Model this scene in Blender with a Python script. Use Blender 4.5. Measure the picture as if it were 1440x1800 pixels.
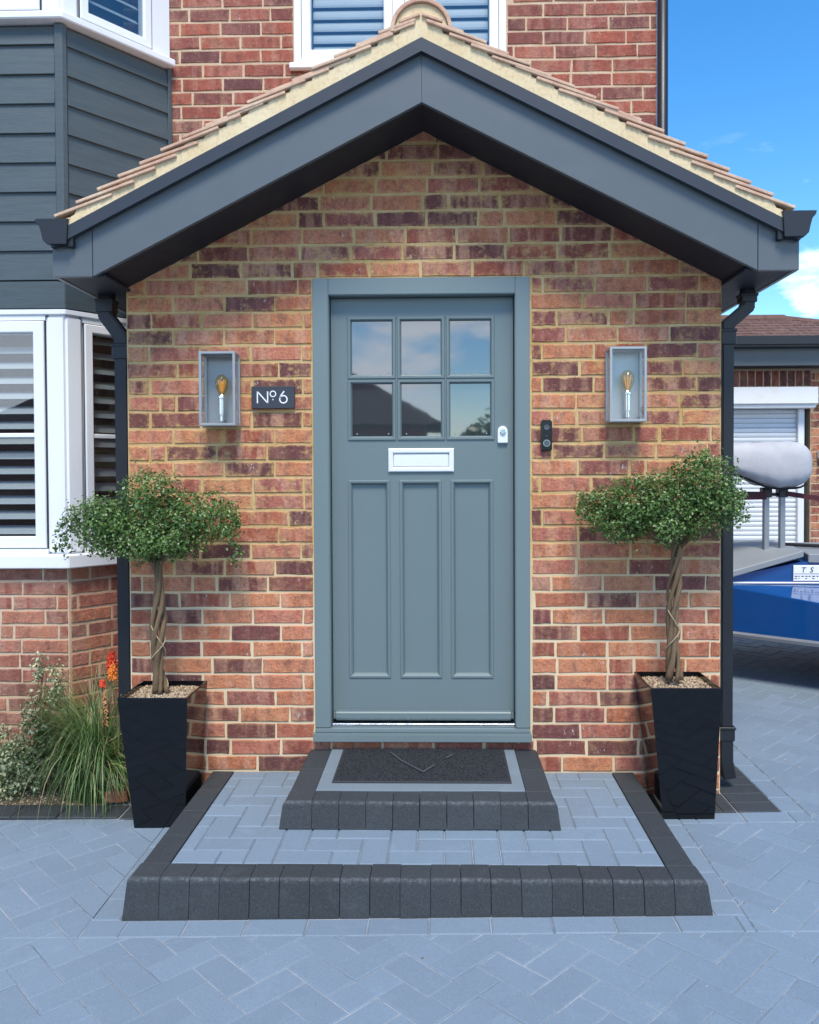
import bpy, bmesh, math, random
from math import sin, cos, pi, radians, sqrt, atan2, atan
from mathutils import Vector, Matrix, noise as mnoise

sc = bpy.context.scene
for o in list(bpy.data.objects):
    bpy.data.objects.remove(o)
COL = sc.collection

# ------------------------------------------------------------------ camera, sky, sun, exposure
SUN_EL, SUN_AZ = radians(59), radians(177)          # azimuth clockwise from +Y (north): the sun stands behind the camera
cd = bpy.data.cameras.new('camera'); cam = bpy.data.objects.new('camera', cd); COL.objects.link(cam)
cam.location = (0, -3.7, 1.463)
cam.rotation_mode = 'QUATERNION'
cam.rotation_quaternion = (Matrix.Rotation(radians(1.2), 3, 'Z') @ Matrix.Rotation(radians(90 - 1.2), 3, 'X')
                           @ Matrix.Rotation(radians(-0.25), 3, 'Z')).to_quaternion()
cd.sensor_fit = 'HORIZONTAL'; cd.sensor_width = 36; cd.lens = 36 * 1443 / 1440
cd.shift_x = -24 / 1440; cd.shift_y = -35 / 1440
cd.clip_start = .05; cd.clip_end = 1000
sc.camera = cam

w = bpy.data.worlds.new('World'); sc.world = w; w.use_nodes = True
nt = w.node_tree; N = nt.nodes; L = nt.links; N.clear()
out = N.new('ShaderNodeOutputWorld'); bg = N.new('ShaderNodeBackground'); bg.inputs['Strength'].default_value = .135
sky = N.new('ShaderNodeTexSky'); sky.sky_type = 'NISHITA'; sky.sun_disc = False
sky.sun_elevation = SUN_EL; sky.sun_rotation = SUN_AZ; sky.air_density = 1.0; sky.dust_density = .05; sky.ozone_density = 2.0
hs = N.new('ShaderNodeHueSaturation'); hs.inputs['Saturation'].default_value = 1.36; hs.inputs['Value'].default_value = 1.0
L.new(sky.outputs[0], hs.inputs['Color'])
tc = N.new('ShaderNodeTexCoord')
mp = N.new('ShaderNodeMapping'); mp.inputs['Scale'].default_value = (1, 1, 2.6); mp.inputs['Location'].default_value = (.3, 3.2, 1.1)
sy = N.new('ShaderNodeSeparateXYZ')   # thicker cloud towards the sun side
L.new(tc.outputs['Generated'], mp.inputs[0])
cn = N.new('ShaderNodeTexNoise'); cn.inputs['Scale'].default_value = 4.2; cn.inputs['Detail'].default_value = 9; cn.inputs['Roughness'].default_value = .58
L.new(mp.outputs[0], cn.inputs['Vector'])
cr = N.new('ShaderNodeValToRGB'); cr.color_ramp.elements[0].position = .47; cr.color_ramp.elements[1].position = .60
L.new(tc.outputs['Generated'], sy.inputs[0])
ma = N.new('ShaderNodeMath'); ma.operation = 'MULTIPLY_ADD'; L.new(sy.outputs['Y'], ma.inputs[0]); ma.inputs[1].default_value = -.07; L.new(cn.outputs['Fac'], ma.inputs[2])
L.new(ma.outputs[0], cr.inputs[0])
mix = N.new('ShaderNodeMix'); mix.data_type = 'RGBA'
sx = N.new('ShaderNodeSeparateXYZ'); L.new(tc.outputs['Generated'], sx.inputs[0])
mr = N.new('ShaderNodeMapRange'); mr.interpolation_type = 'SMOOTHSTEP'      # fair-weather cumulus, low over the horizon
for k_, v_ in (('From Min', .20), ('From Max', .40), ('To Min', 1.0), ('To Max', 0.0)): mr.inputs[k_].default_value = v_
L.new(sx.outputs['Z'], mr.inputs['Value'])
ml = N.new('ShaderNodeMath'); ml.operation = 'MULTIPLY'; L.new(cr.outputs[0], ml.inputs[0]); L.new(mr.outputs[0], ml.inputs[1])
L.new(ml.outputs[0], mix.inputs['Factor']); L.new(hs.outputs[0], mix.inputs['A']); mix.inputs['B'].default_value = (7.0, 7.7, 8.8, 1)
L.new(mix.outputs['Result'], bg.inputs['Color']); L.new(bg.outputs[0], out.inputs[0])

sd = bpy.data.lights.new('sun', 'SUN'); sun = bpy.data.objects.new('sun', sd); COL.objects.link(sun)
sd.energy = 2.3; sd.angle = radians(19); sd.color = (1, .93, .83)
dirv = Vector((sin(SUN_AZ) * cos(SUN_EL), cos(SUN_AZ) * cos(SUN_EL), sin(SUN_EL)))
sun.rotation_euler = dirv.to_track_quat('Z', 'Y').to_euler(); sun.location = (0, -8, 12)

sc.view_settings.view_transform = 'Standard'; sc.view_settings.look = 'None'
sc.view_settings.exposure = 1.0; sc.view_settings.gamma = 1; sc.view_settings.use_curve_mapping = False
sc.render.engine = 'CYCLES'
sc.cycles.max_bounces = 8; sc.cycles.transparent_max_bounces = 16

# ------------------------------------------------------------------ materials
def _nodes(name):
    m = bpy.data.materials.new(name); m.use_nodes = True
    nt = m.node_tree
    return m, nt, nt.nodes['Principled BSDF']

def mixc(nt, fac, a, b, mode='MIX'):
    n = nt.nodes.new('ShaderNodeMix'); n.data_type = 'RGBA'; n.blend_type = mode; n.clamp_factor = True
    for key, v in (('Factor', fac), ('A', a), ('B', b)):
        if hasattr(v, 'is_linked'): nt.links.new(v, n.inputs[key])
        elif key == 'Factor': n.inputs['Factor'].default_value = v
        else: n.inputs[key].default_value = (*v, 1)
    return n.outputs['Result']

def math_(nt, op, a, b=0.0, clamp=False):
    n = nt.nodes.new('ShaderNodeMath'); n.operation = op; n.use_clamp = clamp
    for i, v in enumerate((a, b)):
        if hasattr(v, 'is_linked'): nt.links.new(v, n.inputs[i])
        else: n.inputs[i].default_value = v
    return n.outputs[0]

def noise(nt, scale, detail=4, rough=.55, stretch=None, coord=None, off=(0, 0, 0)):
    if coord is None:
        g = nt.nodes.new('ShaderNodeNewGeometry'); coord = g.outputs['Position']
    if stretch or off != (0, 0, 0):
        m = nt.nodes.new('ShaderNodeMapping'); m.inputs['Scale'].default_value = stretch or (1, 1, 1); m.inputs['Location'].default_value = off
        nt.links.new(coord, m.inputs[0]); coord = m.outputs[0]
    n = nt.nodes.new('ShaderNodeTexNoise'); n.inputs['Scale'].default_value = scale
    n.inputs['Detail'].default_value = detail; n.inputs['Roughness'].default_value = rough
    nt.links.new(coord, n.inputs['Vector'])
    return n.outputs['Fac']

def ramp(nt, val, stops, interp='LINEAR'):
    n = nt.nodes.new('ShaderNodeValToRGB'); n.color_ramp.interpolation = interp
    e = n.color_ramp.elements
    while len(e) < len(stops): e.new(.5)
    for el, (p, c) in zip(e, stops):
        el.position = p; el.color = (c, c, c, 1) if not hasattr(c, '__len__') else (*c, 1)
    nt.links.new(val, n.inputs[0])
    return n.outputs[0]

def rnd(nt):
    oi = nt.nodes.new('ShaderNodeObjectInfo'); at = nt.nodes.new('ShaderNodeAttribute'); at.attribute_name = 'rnd'
    return math_(nt, 'FRACT', math_(nt, 'ADD', oi.outputs['Random'], at.outputs['Fac']))

def bump(nt, bsdf, h, strength=.3, dist=.002):
    b = nt.nodes.new('ShaderNodeBump'); b.inputs['Strength'].default_value = strength; b.inputs['Distance'].default_value = dist
    nt.links.new(h, b.inputs['Height']); nt.links.new(b.outputs[0], bsdf.inputs['Normal'])

def paint(name, col, rough=.45, var=.06, vs=3.0, bs=150, bstr=.08, spec=.5, metallic=0, stretch=None, coat=0, dirt=0.0, dirtcol=(.2, .18, .15), rvar=.08):
    m, nt, p = _nodes(name)
    n1 = noise(nt, vs, 5, .6, stretch)
    c = mixc(nt, n1, tuple(x * (1 - var) for x in col), tuple(x * (1 + var) for x in col))
    if dirt:
        d = ramp(nt, noise(nt, vs * 2.3, 8, .7, off=(3, 1, 7)), [(.5, 0.0), (.8, dirt)])
        c = mixc(nt, d, c, dirtcol)
    nt.links.new(c, p.inputs['Base Color'])
    r = math_(nt, 'ADD', math_(nt, 'MULTIPLY', noise(nt, vs * 4, 4), rvar * 2), rough - rvar)
    nt.links.new(r, p.inputs['Roughness'])
    p.inputs['Metallic'].default_value = metallic; p.inputs['Specular IOR Level'].default_value = spec
    if coat: p.inputs['Coat Weight'].default_value = coat; p.inputs['Coat Roughness'].default_value = .05
    if bstr: bump(nt, p, noise(nt, bs, 3, .6, stretch), bstr, .001)
    return m

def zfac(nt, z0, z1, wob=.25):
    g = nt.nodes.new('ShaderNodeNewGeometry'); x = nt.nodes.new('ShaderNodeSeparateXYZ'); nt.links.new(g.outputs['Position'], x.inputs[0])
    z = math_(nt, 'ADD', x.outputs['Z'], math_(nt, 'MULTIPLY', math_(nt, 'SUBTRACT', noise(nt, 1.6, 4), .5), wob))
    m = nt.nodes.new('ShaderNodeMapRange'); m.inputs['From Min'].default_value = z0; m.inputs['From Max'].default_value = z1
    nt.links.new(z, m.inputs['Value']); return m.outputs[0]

def brick_mat(name, stops, smear_col, smear=.5, pale=(.42, .22, .17), repoint=False):
    m, nt, p = _nodes(name)
    r = rnd(nt)
    base = ramp(nt, r, stops, 'LINEAR')
    r2 = math_(nt, 'FRACT', math_(nt, 'MULTIPLY', r, 7.31))
    ed = nt.nodes.new('ShaderNodeAttribute'); ed.attribute_name = 'edge'
    band = ramp(nt, noise(nt, 19, 2, .5, (1, 1, .14), off=(1, 4, 2)), [(.46, 0.0), (.58, .8)])
    c = mixc(nt, math_(nt, 'MULTIPLY', band, math_(nt, 'ADD', math_(nt, 'MULTIPLY', r2, .75), .1)), base, pale)
    dk = ramp(nt, noise(nt, 21, 6, .68, (1, 1, .6), off=(7, 2, 5)), [(.48, 0.0), (.72, .7)])
    c = mixc(nt, dk, c, (.095, .04, .036))
    fine = noise(nt, 150, 5, .75)
    c = mixc(nt, ramp(nt, noise(nt, 75, 6, .75, off=(3, 3, 8)), [(.38, .34), (.50, 0.0)]), c, (.13, .05, .04))
    c = mixc(nt, ramp(nt, noise(nt, 62, 6, .75, off=(9, 5, 2)), [(.55, 0.0), (.70, .38)]), c, pale)
    c = mixc(nt, ramp(nt, fine, [(.34, .34), (.52, 0.0)]), c, (.07, .033, .028))
    c = mixc(nt, ramp(nt, fine, [(.58, 0.0), (.75, .25)]), c, pale)
    smn = math_(nt, 'ADD', noise(nt, 19, 8, .75, off=(2, 9, 4)), math_(nt, 'MULTIPLY', ed.outputs['Fac'], .10))
    smn = math_(nt, 'ADD', smn, math_(nt, 'MULTIPLY', math_(nt, 'FRACT', math_(nt, 'MULTIPLY', r, 13.7)), .10))
    sm = ramp(nt, smn, [(.58, 0.0), (.74, smear)])
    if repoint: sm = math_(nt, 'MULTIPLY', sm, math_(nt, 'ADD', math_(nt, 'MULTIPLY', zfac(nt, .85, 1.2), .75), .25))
    c = mixc(nt, sm, c, smear_col)
    wh = math_(nt, 'MULTIPLY', ramp(nt, noise(nt, 5, 3, .5, off=(11, 3, 1)), [(.54, 0.0), (.62, 1.0)]),
               ramp(nt, noise(nt, 75, 4, .6, (1, 1, .4)), [(.62, 0.0), (.70, .75)]))
    c = mixc(nt, wh, c, (.6, .56, .52))
    nt.links.new(c, p.inputs['Base Color'])
    p.inputs['Roughness'].default_value = .85; p.inputs['Specular IOR Level'].default_value = .3
    h = math_(nt, 'ADD', fine, math_(nt, 'MULTIPLY', noise(nt, 45, 5, .6), 1.6))
    bump(nt, p, h, .8, .0045)
    return m

def mortar_mat(name, a, b, dark, low=None):
    m, nt, p = _nodes(name)
    c = mixc(nt, ramp(nt, noise(nt, 3.5, 9, .72), [(.36, 0.0), (.64, 1.0)]), a, b)
    c = mixc(nt, ramp(nt, noise(nt, 60, 5, .7), [(.50, 0.0), (.75, .6)]), c, dark)
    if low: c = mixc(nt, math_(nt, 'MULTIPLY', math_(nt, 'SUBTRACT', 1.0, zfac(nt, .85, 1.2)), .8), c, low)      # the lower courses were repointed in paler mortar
    nt.links.new(c, p.inputs['Base Color']); p.inputs['Roughness'].default_value = .95; p.inputs['Specular IOR Level'].default_value = .2
    bump(nt, p, noise(nt, 220, 4, .7), .6, .003)
    return m

def paver_mat(name, col, speck=.25, var=.11):
    m, nt, p = _nodes(name)
    r = rnd(nt)
    k = math_(nt, 'ADD', math_(nt, 'MULTIPLY', r, var), 1 - var / 2)
    n1 = noise(nt, 2.2, 6, .6)
    c = mixc(nt, n1, tuple(x * .9 for x in col), tuple(x * 1.1 for x in col))
    g = nt.nodes.new('ShaderNodeVectorMath'); g.operation = 'SCALE'; nt.links.new(c, g.inputs[0]); nt.links.new(k, g.inputs['Scale'])
    fine = noise(nt, 170, 5, .8)
    c = mixc(nt, ramp(nt, fine, [(.36, speck), (.55, 0.0)]), g.outputs[0], tuple(x * .45 for x in col))
    c = mixc(nt, ramp(nt, fine, [(.58, 0.0), (.72, speck)]), c, tuple(min(.8, x * 1.9 + .03) for x in col))
    c = mixc(nt, ramp(nt, noise(nt, 9, 7, .7, off=(4, 4, 0)), [(.56, 0.0), (.8, .45)]), c, tuple(min(.8, x * 1.25 + .03) for x in col))
    c = mixc(nt, ramp(nt, noise(nt, 4, 7, .72, off=(1, 8, 0)), [(.58, 0.0), (.8, .4)]), c, tuple(x * .6 for x in col))
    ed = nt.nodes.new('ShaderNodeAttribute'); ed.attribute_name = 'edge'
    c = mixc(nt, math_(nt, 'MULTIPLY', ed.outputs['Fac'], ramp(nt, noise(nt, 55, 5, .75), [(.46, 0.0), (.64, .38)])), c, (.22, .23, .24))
    nt.links.new(c, p.inputs['Base Color']); p.inputs['Roughness'].default_value = .72; p.inputs['Specular IOR Level'].default_value = .4
    h = math_(nt, 'ADD', fine, math_(nt, 'MULTIPLY', noise(nt, 60, 4), 1.0))
    bump(nt, p, h, .45, .0018)
    return m

def glass_mat(name, tint=(.92, .96, .97), ior=1.5, boost=1.0):
    m, nt, p = _nodes(name)
    nt.nodes.remove(p)
    o = [n for n in nt.nodes if n.type == 'OUTPUT_MATERIAL'][0]
    fr = nt.nodes.new('ShaderNodeFresnel'); fr.inputs['IOR'].default_value = ior
    ge = nt.nodes.new('ShaderNodeNewGeometry')       # thin pane: both faces reflect as seen from the air
    iv = math_(nt, 'ADD', math_(nt, 'MULTIPLY', ge.outputs['Backfacing'], 1 / ior - ior), ior); nt.links.new(iv, fr.inputs['IOR'])
    f = math_(nt, 'MULTIPLY', fr.outputs[0], boost, True)
    t = nt.nodes.new('ShaderNodeBsdfTransparent'); t.inputs[0].default_value = (*tint, 1)
    gl = nt.nodes.new('ShaderNodeBsdfGlossy'); gl.inputs['Roughness'].default_value = .01
    b = nt.nodes.new('ShaderNodeBump'); b.inputs['Strength'].default_value = .05; b.inputs['Distance'].default_value = .004
    nt.links.new(noise(nt, 5, 2, .5), b.inputs['Height']); nt.links.new(b.outputs[0], gl.inputs['Normal'])
    mx = nt.nodes.new('ShaderNodeMixShader'); nt.links.new(f, mx.inputs[0]); nt.links.new(t.outputs[0], mx.inputs[1]); nt.links.new(gl.outputs[0], mx.inputs[2])
    nt.links.new(mx.outputs[0], o.inputs[0])
    return m

def leaf_mat(name, stops, rough=.4, trans=.25):
    m, nt, p = _nodes(name)
    at = nt.nodes.new('ShaderNodeAttribute'); at.attribute_name = 'rnd'
    c = ramp(nt, at.outputs['Fac'], stops)
    nt.links.new(c, p.inputs['Base Color']); p.inputs['Roughness'].default_value = rough; p.inputs['Specular IOR Level'].default_value = .5
    tr = nt.nodes.new('ShaderNodeBsdfTranslucent'); nt.links.new(c, tr.inputs[0])
    mx = nt.nodes.new('ShaderNodeMixShader'); mx.inputs[0].default_value = trans
    o = [n for n in nt.nodes if n.type == 'OUTPUT_MATERIAL'][0]
    nt.links.new(p.outputs[0], mx.inputs[1]); nt.links.new(tr.outputs[0], mx.inputs[2]); nt.links.new(mx.outputs[0], o.inputs[0])
    return m

MORTAR_Y = (.60, .42, .19)
M = {}
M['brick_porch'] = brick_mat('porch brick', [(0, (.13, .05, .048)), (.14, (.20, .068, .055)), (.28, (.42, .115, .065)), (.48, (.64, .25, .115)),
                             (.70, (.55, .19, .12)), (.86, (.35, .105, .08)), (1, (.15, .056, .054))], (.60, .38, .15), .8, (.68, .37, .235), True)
M['brick_house'] = brick_mat('house brick', [(0, (.13, .052, .052)), (.2, (.24, .07, .055)), (.5, (.42, .11, .065)), (.7, (.32, .09, .065)), (.85, (.22, .075, .065)), (1, (.14, .054, .055))],
                             (.5, .33, .2), .4, (.46, .22, .16))
M['brick_bay'] = brick_mat('bay brick', [(0, (.17, .065, .055)), (.25, (.36, .12, .08)), (.5, (.54, .22, .12)), (.75, (.45, .16, .11)), (1, (.19, .075, .07))],
                             (.5, .34, .22), .4, (.48, .26, .19))
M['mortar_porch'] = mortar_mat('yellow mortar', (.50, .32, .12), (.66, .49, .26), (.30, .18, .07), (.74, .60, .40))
M['mortar_house'] = mortar_mat('pale mortar', (.56, .40, .25), (.62, .48, .34), (.33, .23, .15))
M['verge_mortar'] = mortar_mat('verge mortar', (.70, .54, .31), (.79, .67, .44), (.45, .32, .17))
M['tile'] = mortar_mat('sandy clay tile', (.55, .33, .23), (.74, .58, .40), (.40, .21, .14))
M['tile_brown'] = brick_mat('brown concrete tile', [(0, (.13, .075, .06)), (.5, (.18, .105, .085)), (1, (.15, .09, .075))], (.2, .14, .11), .3, (.22, .15, .12))
M['door'] = paint('sage grey door paint', (.146, .193, .193), .38, .04, 2, 220, .05, rvar=.04)
M['door_frame'] = paint('door frame paint', (.160, .209, .209), .4, .04, 2, 220, .05, rvar=.04)
M['barge'] = paint('grey blue barge paint', (.096, .114, .122), .42, .05, 2.5, 120, .07, dirt=.12, dirtcol=(.2, .22, .24))
M['barge_cap'] = paint('dark slate paint', (.027, .034, .044), .45, .08, 4)
M['soffit'] = paint('shade dark soffit board', (.012, .015, .022), .6, .1, 4)  # near-black base colour carries the shade under the gable and eaves
M['clad'] = paint('slate cladding', (.064, .085, .09), .5, .3, 5, 22, 1.0, stretch=(1, 1, 11))
M['pipe'] = paint('black plastic', (.013, .015, .019), .42, .1, 4, 90, .05)
M['white'] = paint('white frame plastic', (.80, .82, .83), .35, .03, 3, 90, .02, dirt=.08, dirtcol=(.55, .55, .53))
M['slat'] = paint('white shutter paint', (.46, .47, .47), .5, .04, 3)
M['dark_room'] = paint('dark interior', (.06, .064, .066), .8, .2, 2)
M['glass'] = glass_mat('window glass', ior=1.55, boost=2.0)
M['clear'] = glass_mat('lantern glass', (.97, .98, .98), 1.45, 1.0)
mm, nt_, p_ = _nodes('film backed door glass'); M['door_glass'] = mm
p_.inputs['Base Color'].default_value = (.03, .04, .045, 1); p_.inputs['Roughness'].default_value = .025; p_.inputs['IOR'].default_value = 2.5
bump(nt_, p_, noise(nt_, 6, 2, .5), .05, .004)
M['chrome'] = paint('satin chrome', (.86, .87, .87), .32, .04, 5, 200, .05, metallic=.25)
M['steel'] = paint('polished steel', (.7, .72, .73), .18, .05, 5, 200, .0, metallic=1)
M['zinc'] = paint('galvanised zinc', (.40, .42, .42), .35, .12, 14, 200, .08, metallic=.5)
M['slate'] = paint('slate sign', (.035, .042, .052), .5, .1, 12)
M['sign_white'] = paint('white lettering', (.82, .83, .83), .5, .02)
M['bell'] = paint('gloss black bell', (.01, .01, .012), .2, .1, 9, 50, 0)
M['bell_grey'] = paint('bell button grey', (.09, .1, .11), .25, .05)
M['paver'] = paver_mat('grey blue paver', (.182, .238, .288))
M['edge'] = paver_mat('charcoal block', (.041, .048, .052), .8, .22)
M['joint'] = mortar_mat('joint sand', (.16, .19, .22), (.44, .45, .45), (.07, .08, .09))
M['inlay'] = paver_mat('pale grey inlay', (.17, .21, .235), .15, .04)
M['concrete'] = mortar_mat('concrete haunch', (.22, .22, .23), (.3, .3, .31), (.1, .1, .1))
M['mat'] = paver_mat('ribbed charcoal mat', (.028, .03, .034), .6, .1)
M['mat_mark'] = paint('worn grey mat print', (.065, .072, .074), .9, .3, 40)
M['gloss_black'] = paint('gloss black planter', (.004, .005, .0065), .07, .2, 3, 40, .015, spec=.4, rvar=.02)
M['gravel'] = leaf_mat('pea gravel', [(0, (.12, .08, .045)), (.3, (.29, .2, .11)), (.7, (.42, .31, .19)), (1, (.6, .5, .38))], .8, 0)
M['soil'] = mortar_mat('bed soil', (.11, .085, .055), (.2, .16, .1), (.05, .04, .03))
M['bark'] = paint('braided bark', (.14, .092, .048), .85, .6, 30, 70, 1.0, stretch=(1, 1, .22), dirt=.6, dirtcol=(.22, .155, .075))
M['twine'] = paint('pale twine', (.42, .33, .2), .8, .1)
M['leaf'] = leaf_mat('box leaf', [(0, (.03, .062, .016)), (.38, (.095, .18, .04)), (.68, (.21, .34, .095)), (1, (.46, .56, .28))], .33, .35)
M['blade'] = leaf_mat('grass blade', [(0, (.07, .14, .035)), (.6, (.15, .26, .075)), (1, (.28, .36, .14))], .45, .3)
M['varieg'] = leaf_mat('variegated leaf', [(0, (.04, .09, .03)), (.34, (.09, .16, .05)), (.48, (.5, .52, .28)), (1, (.68, .68, .46))], .45, .2)
M['straw'] = leaf_mat('dry straw', [(0, (.3, .22, .1)), (1, (.5, .4, .22))], .7, .2)
M['poker_red'] = paint('red floret', (.70, .06, .015), .5, .25, 40)
M['poker_orange'] = paint('orange floret', (.75, .2, .02), .5, .25, 40)
M['poker_dry'] = paint('faded floret', (.42, .22, .09), .7, .3, 40)
M['stalk'] = paint('flower stalk', (.22, .17, .08), .7, .2, 20)
M['blue'] = paint('blue glossy panel', (.004, .065, .235), .16, .1, 2, 60, .02, coat=.6)
M['lid'] = paint('grey lid fabric', (.24, .26, .27), .6, .15, 4, 90, .2)
M['cover'] = paint('grey padded cover', (.45, .45, .46), .75, .22, 7, 26, 1.0, dirt=.3, dirtcol=(.3, .3, .3))
M['galv'] = paint('galvanised post', (.3, .32, .34), .4, .1, 8, metallic=.6)
M['strap'] = paint('maroon strap', (.07, .01, .014), .7, .1)
M['rubber'] = paint('rubber', (.014, .014, .015), .8, .2)
M['shutter'] = paint('white roller slat', (.74, .77, .78), .4, .03, 4)
M['rust_white'] = paint('stained white box', (.78, .79, .77), .45, .03, 4, dirt=.35, dirtcol=(.62, .5, .3))
M['ground'] = mortar_mat('asphalt', (.05, .05, .05), (.065, .065, .066), (.035, .035, .035))
M['lawn'] = mortar_mat('verge grass', (.05, .1, .03), (.07, .12, .04), (.03, .06, .02))
M['bulb'] = glass_mat('amber bulb glass', (.99, .84, .56), 1.5, 1.5)
M['filament'] = paint('filament', (.95, .55, .12), .5, .1)

# ------------------------------------------------------------------ mesh helpers
class MB:
    def __init__(s): s.v = []; s.f = []; s.r = []; s.e = []; s.cur = 0.0
    def add(s, vs, fs, e=None):
        b = len(s.v); s.e += e or [0.0] * len(vs); s.v += [tuple(x) for x in vs]; s.f += [tuple(b + i for i in q) for q in fs]; s.r += [s.cur] * len(fs)
        return s
    def box(s, x0, x1, y0, y1, z0, z1):
        return s.add([(x, y, z) for z in (z0, z1) for y in (y0, y1) for x in (x0, x1)],
                     [(0, 2, 3, 1), (4, 5, 7, 6), (0, 1, 5, 4), (2, 6, 7, 3), (0, 4, 6, 2), (1, 3, 7, 5)])
    def prism(s, poly, y0, y1):                       # (x, z) polygon, counter-clockwise seen from -y, extruded along y
        n = len(poly)
        vs = [(x, y0, z) for x, z in poly] + [(x, y1, z) for x, z in poly]
        return s.add(vs, [tuple(range(n)), tuple(range(2 * n - 1, n - 1, -1))] + [(i, i + n, (i + 1) % n + n, (i + 1) % n) for i in range(n)])
    def slab(s, poly, z0, z1, b=.003, under=False):   # (x, y) convex polygon, counter-clockwise from above, chamfered top
        poly = clean_poly(poly)
        if len(poly) < 3: return s
        ins = inset(poly, b) if b else None
        n = len(poly)
        if ins is None:
            s.add([(x, y, z0) for x, y in poly] + [(x, y, z1) for x, y in poly], [tuple(range(n, 2 * n))] + [(i, (i + 1) % n, (i + 1) % n + n, i + n) for i in range(n)])
        else:
            vs = [(x, y, z0) for x, y in poly] + [(x, y, z1 - b) for x, y in poly] + [(x, y, z1) for x, y in ins]
            fs = [tuple(range(2 * n, 3 * n))]
            for k in (0, n): fs += [(k + i, k + (i + 1) % n, k + (i + 1) % n + n, k + i + n) for i in range(n)]
            s.add(vs, fs)
        if under: s.add([(x, y, z0) for x, y in poly], [tuple(range(n - 1, -1, -1))])
        return s
    def ringrect(s, x0, x1, z0, z1, prof, close=False):   # a mitred frame: profile points are (inset, y)
        rings = []
        for i, y in prof:
            rings.append([(x0 + i, y, z0 + i), (x1 - i, y, z0 + i), (x1 - i, y, z1 - i), (x0 + i, y, z1 - i)])
        vs = [p for r in rings for p in r]; fs = []
        pairs = [(k, k + 1) for k in range(len(prof) - 1)] + ([(len(prof) - 1, 0)] if close else [])
        for a, b in pairs:
            for j in range(4):
                k = (j + 1) % 4
                fs.append((a * 4 + j, a * 4 + k, b * 4 + k, b * 4 + j))
        return s.add(vs, fs)
    def tube(s, path, rad, seg=8, cap=True):
        path = [Vector(p) for p in path]; n = len(path)
        rads = rad if hasattr(rad, '__len__') else [rad] * n
        vs = []; up = None
        for i, p in enumerate(path):
            t = (path[min(i + 1, n - 1)] - path[max(i - 1, 0)]).normalized()
            if up is None:
                up = t.orthogonal().normalized()
            else:
                up = (up - t * up.dot(t)).normalized()
            bn = t.cross(up)
            for k in range(seg):
                a = 2 * pi * k / seg
                vs.append(p + (up * cos(a) + bn * sin(a)) * rads[i])
        fs = [(i * seg + k, i * seg + (k + 1) % seg, (i + 1) * seg + (k + 1) % seg, (i + 1) * seg + k) for i in range(n - 1) for k in range(seg)]
        if cap: fs += [tuple(range(seg - 1, -1, -1)), tuple((n - 1) * seg + k for k in range(seg))]
        return s.add(vs, fs)
    def lathe(s, prof, c=(0, 0, 0), seg=16, axis='z'):     # (radius, height)
        vs = []
        for r, h in prof:
            for k in range(seg):
                a = 2 * pi * k / seg
                q = (r * cos(a), r * sin(a), h) if axis == 'z' else (r * cos(a), h, r * sin(a))
                vs.append((c[0] + q[0], c[1] + q[1], c[2] + q[2]))
        n = len(prof)
        fs = [(i * seg + k, i * seg + (k + 1) % seg, (i + 1) * seg + (k + 1) % seg, (i + 1) * seg + k) for i in range(n - 1) for k in range(seg)]
        if axis == 'y': fs = [q[::-1] for q in fs]
        return s.add(vs, fs + [tuple(range(seg)), tuple((n - 1) * seg + k for k in range(seg))])
    def ribbon(s, path, hw, y0, y1):                  # square pipe: (x, z) path, half width, depth range
        n = len(path); P = [Vector((x, z)) for x, z in path]; left = []; right = []
        for i in range(n):
            d0 = (P[i] - P[i - 1]).normalized() if i else (P[1] - P[0]).normalized()
            d1 = (P[i + 1] - P[i]).normalized() if i < n - 1 else d0
            n0 = Vector((-d0.y, d0.x)); n1 = Vector((-d1.y, d1.x)); m = (n0 + n1).normalized(); k = hw / max(.3, m.dot(n0))
            left.append(P[i] + m * k); right.append(P[i] - m * k)
        vs = []
        for i in range(n):
            for q in (left[i], right[i]):
                for y in (y0, y1): vs.append((q.x, y, q.y))
        fs = []
        for i in range(n - 1):
            a, b = i * 4, i * 4 + 4
            fs += [(a, a + 1, b + 1, b), (a + 2, b + 2, b + 3, a + 3), (a, b, b + 2, a + 2), (a + 1, a + 3, b + 3, b + 1)]
        return s.add(vs, fs + [(0, 2, 3, 1), (4 * n - 4, 4 * n - 3, 4 * n - 1, 4 * n - 2)])
    def mesh(s, name, mat, smooth=False, bevel=0, fix=True, attr=False, seg=1):
        me = bpy.data.meshes.new(name); me.from_pydata(s.v, [], s.f)
        if attr:
            a = me.attributes.new('rnd', 'FLOAT', 'FACE'); a.data.foreach_set('value', s.r)
            if any(s.e): a = me.attributes.new('edge', 'FLOAT', 'POINT'); a.data.foreach_set('value', s.e)
        if fix or bevel:
            bm = bmesh.new(); bm.from_mesh(me)
            if fix: bmesh.ops.recalc_face_normals(bm, faces=bm.faces)
            if bevel:
                es = [e for e in bm.edges if len(e.link_faces) == 2 and e.calc_face_angle(0) > .5]
                bmesh.ops.bevel(bm, geom=es, offset=bevel, segments=seg, affect='EDGES', clamp_overlap=True)
            bm.to_mesh(me); bm.free()
        if smooth: me.polygons.foreach_set('use_smooth', [True] * len(me.polygons))
        me.materials.append(M[mat] if isinstance(mat, str) else mat)
        me.update()
        return me
    def build(s, name, mat, parent=None, loc=None, rotz=0, **k):
        return link(name, s.mesh(name, mat, **k), parent, loc, rotz)

def link(name, me, parent=None, loc=None, rotz=0):
    o = bpy.data.objects.new(name, me); COL.objects.link(o)
    if loc: o.location = loc
    if rotz: o.rotation_euler.z = rotz
    if parent: o.parent = parent
    return o

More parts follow.
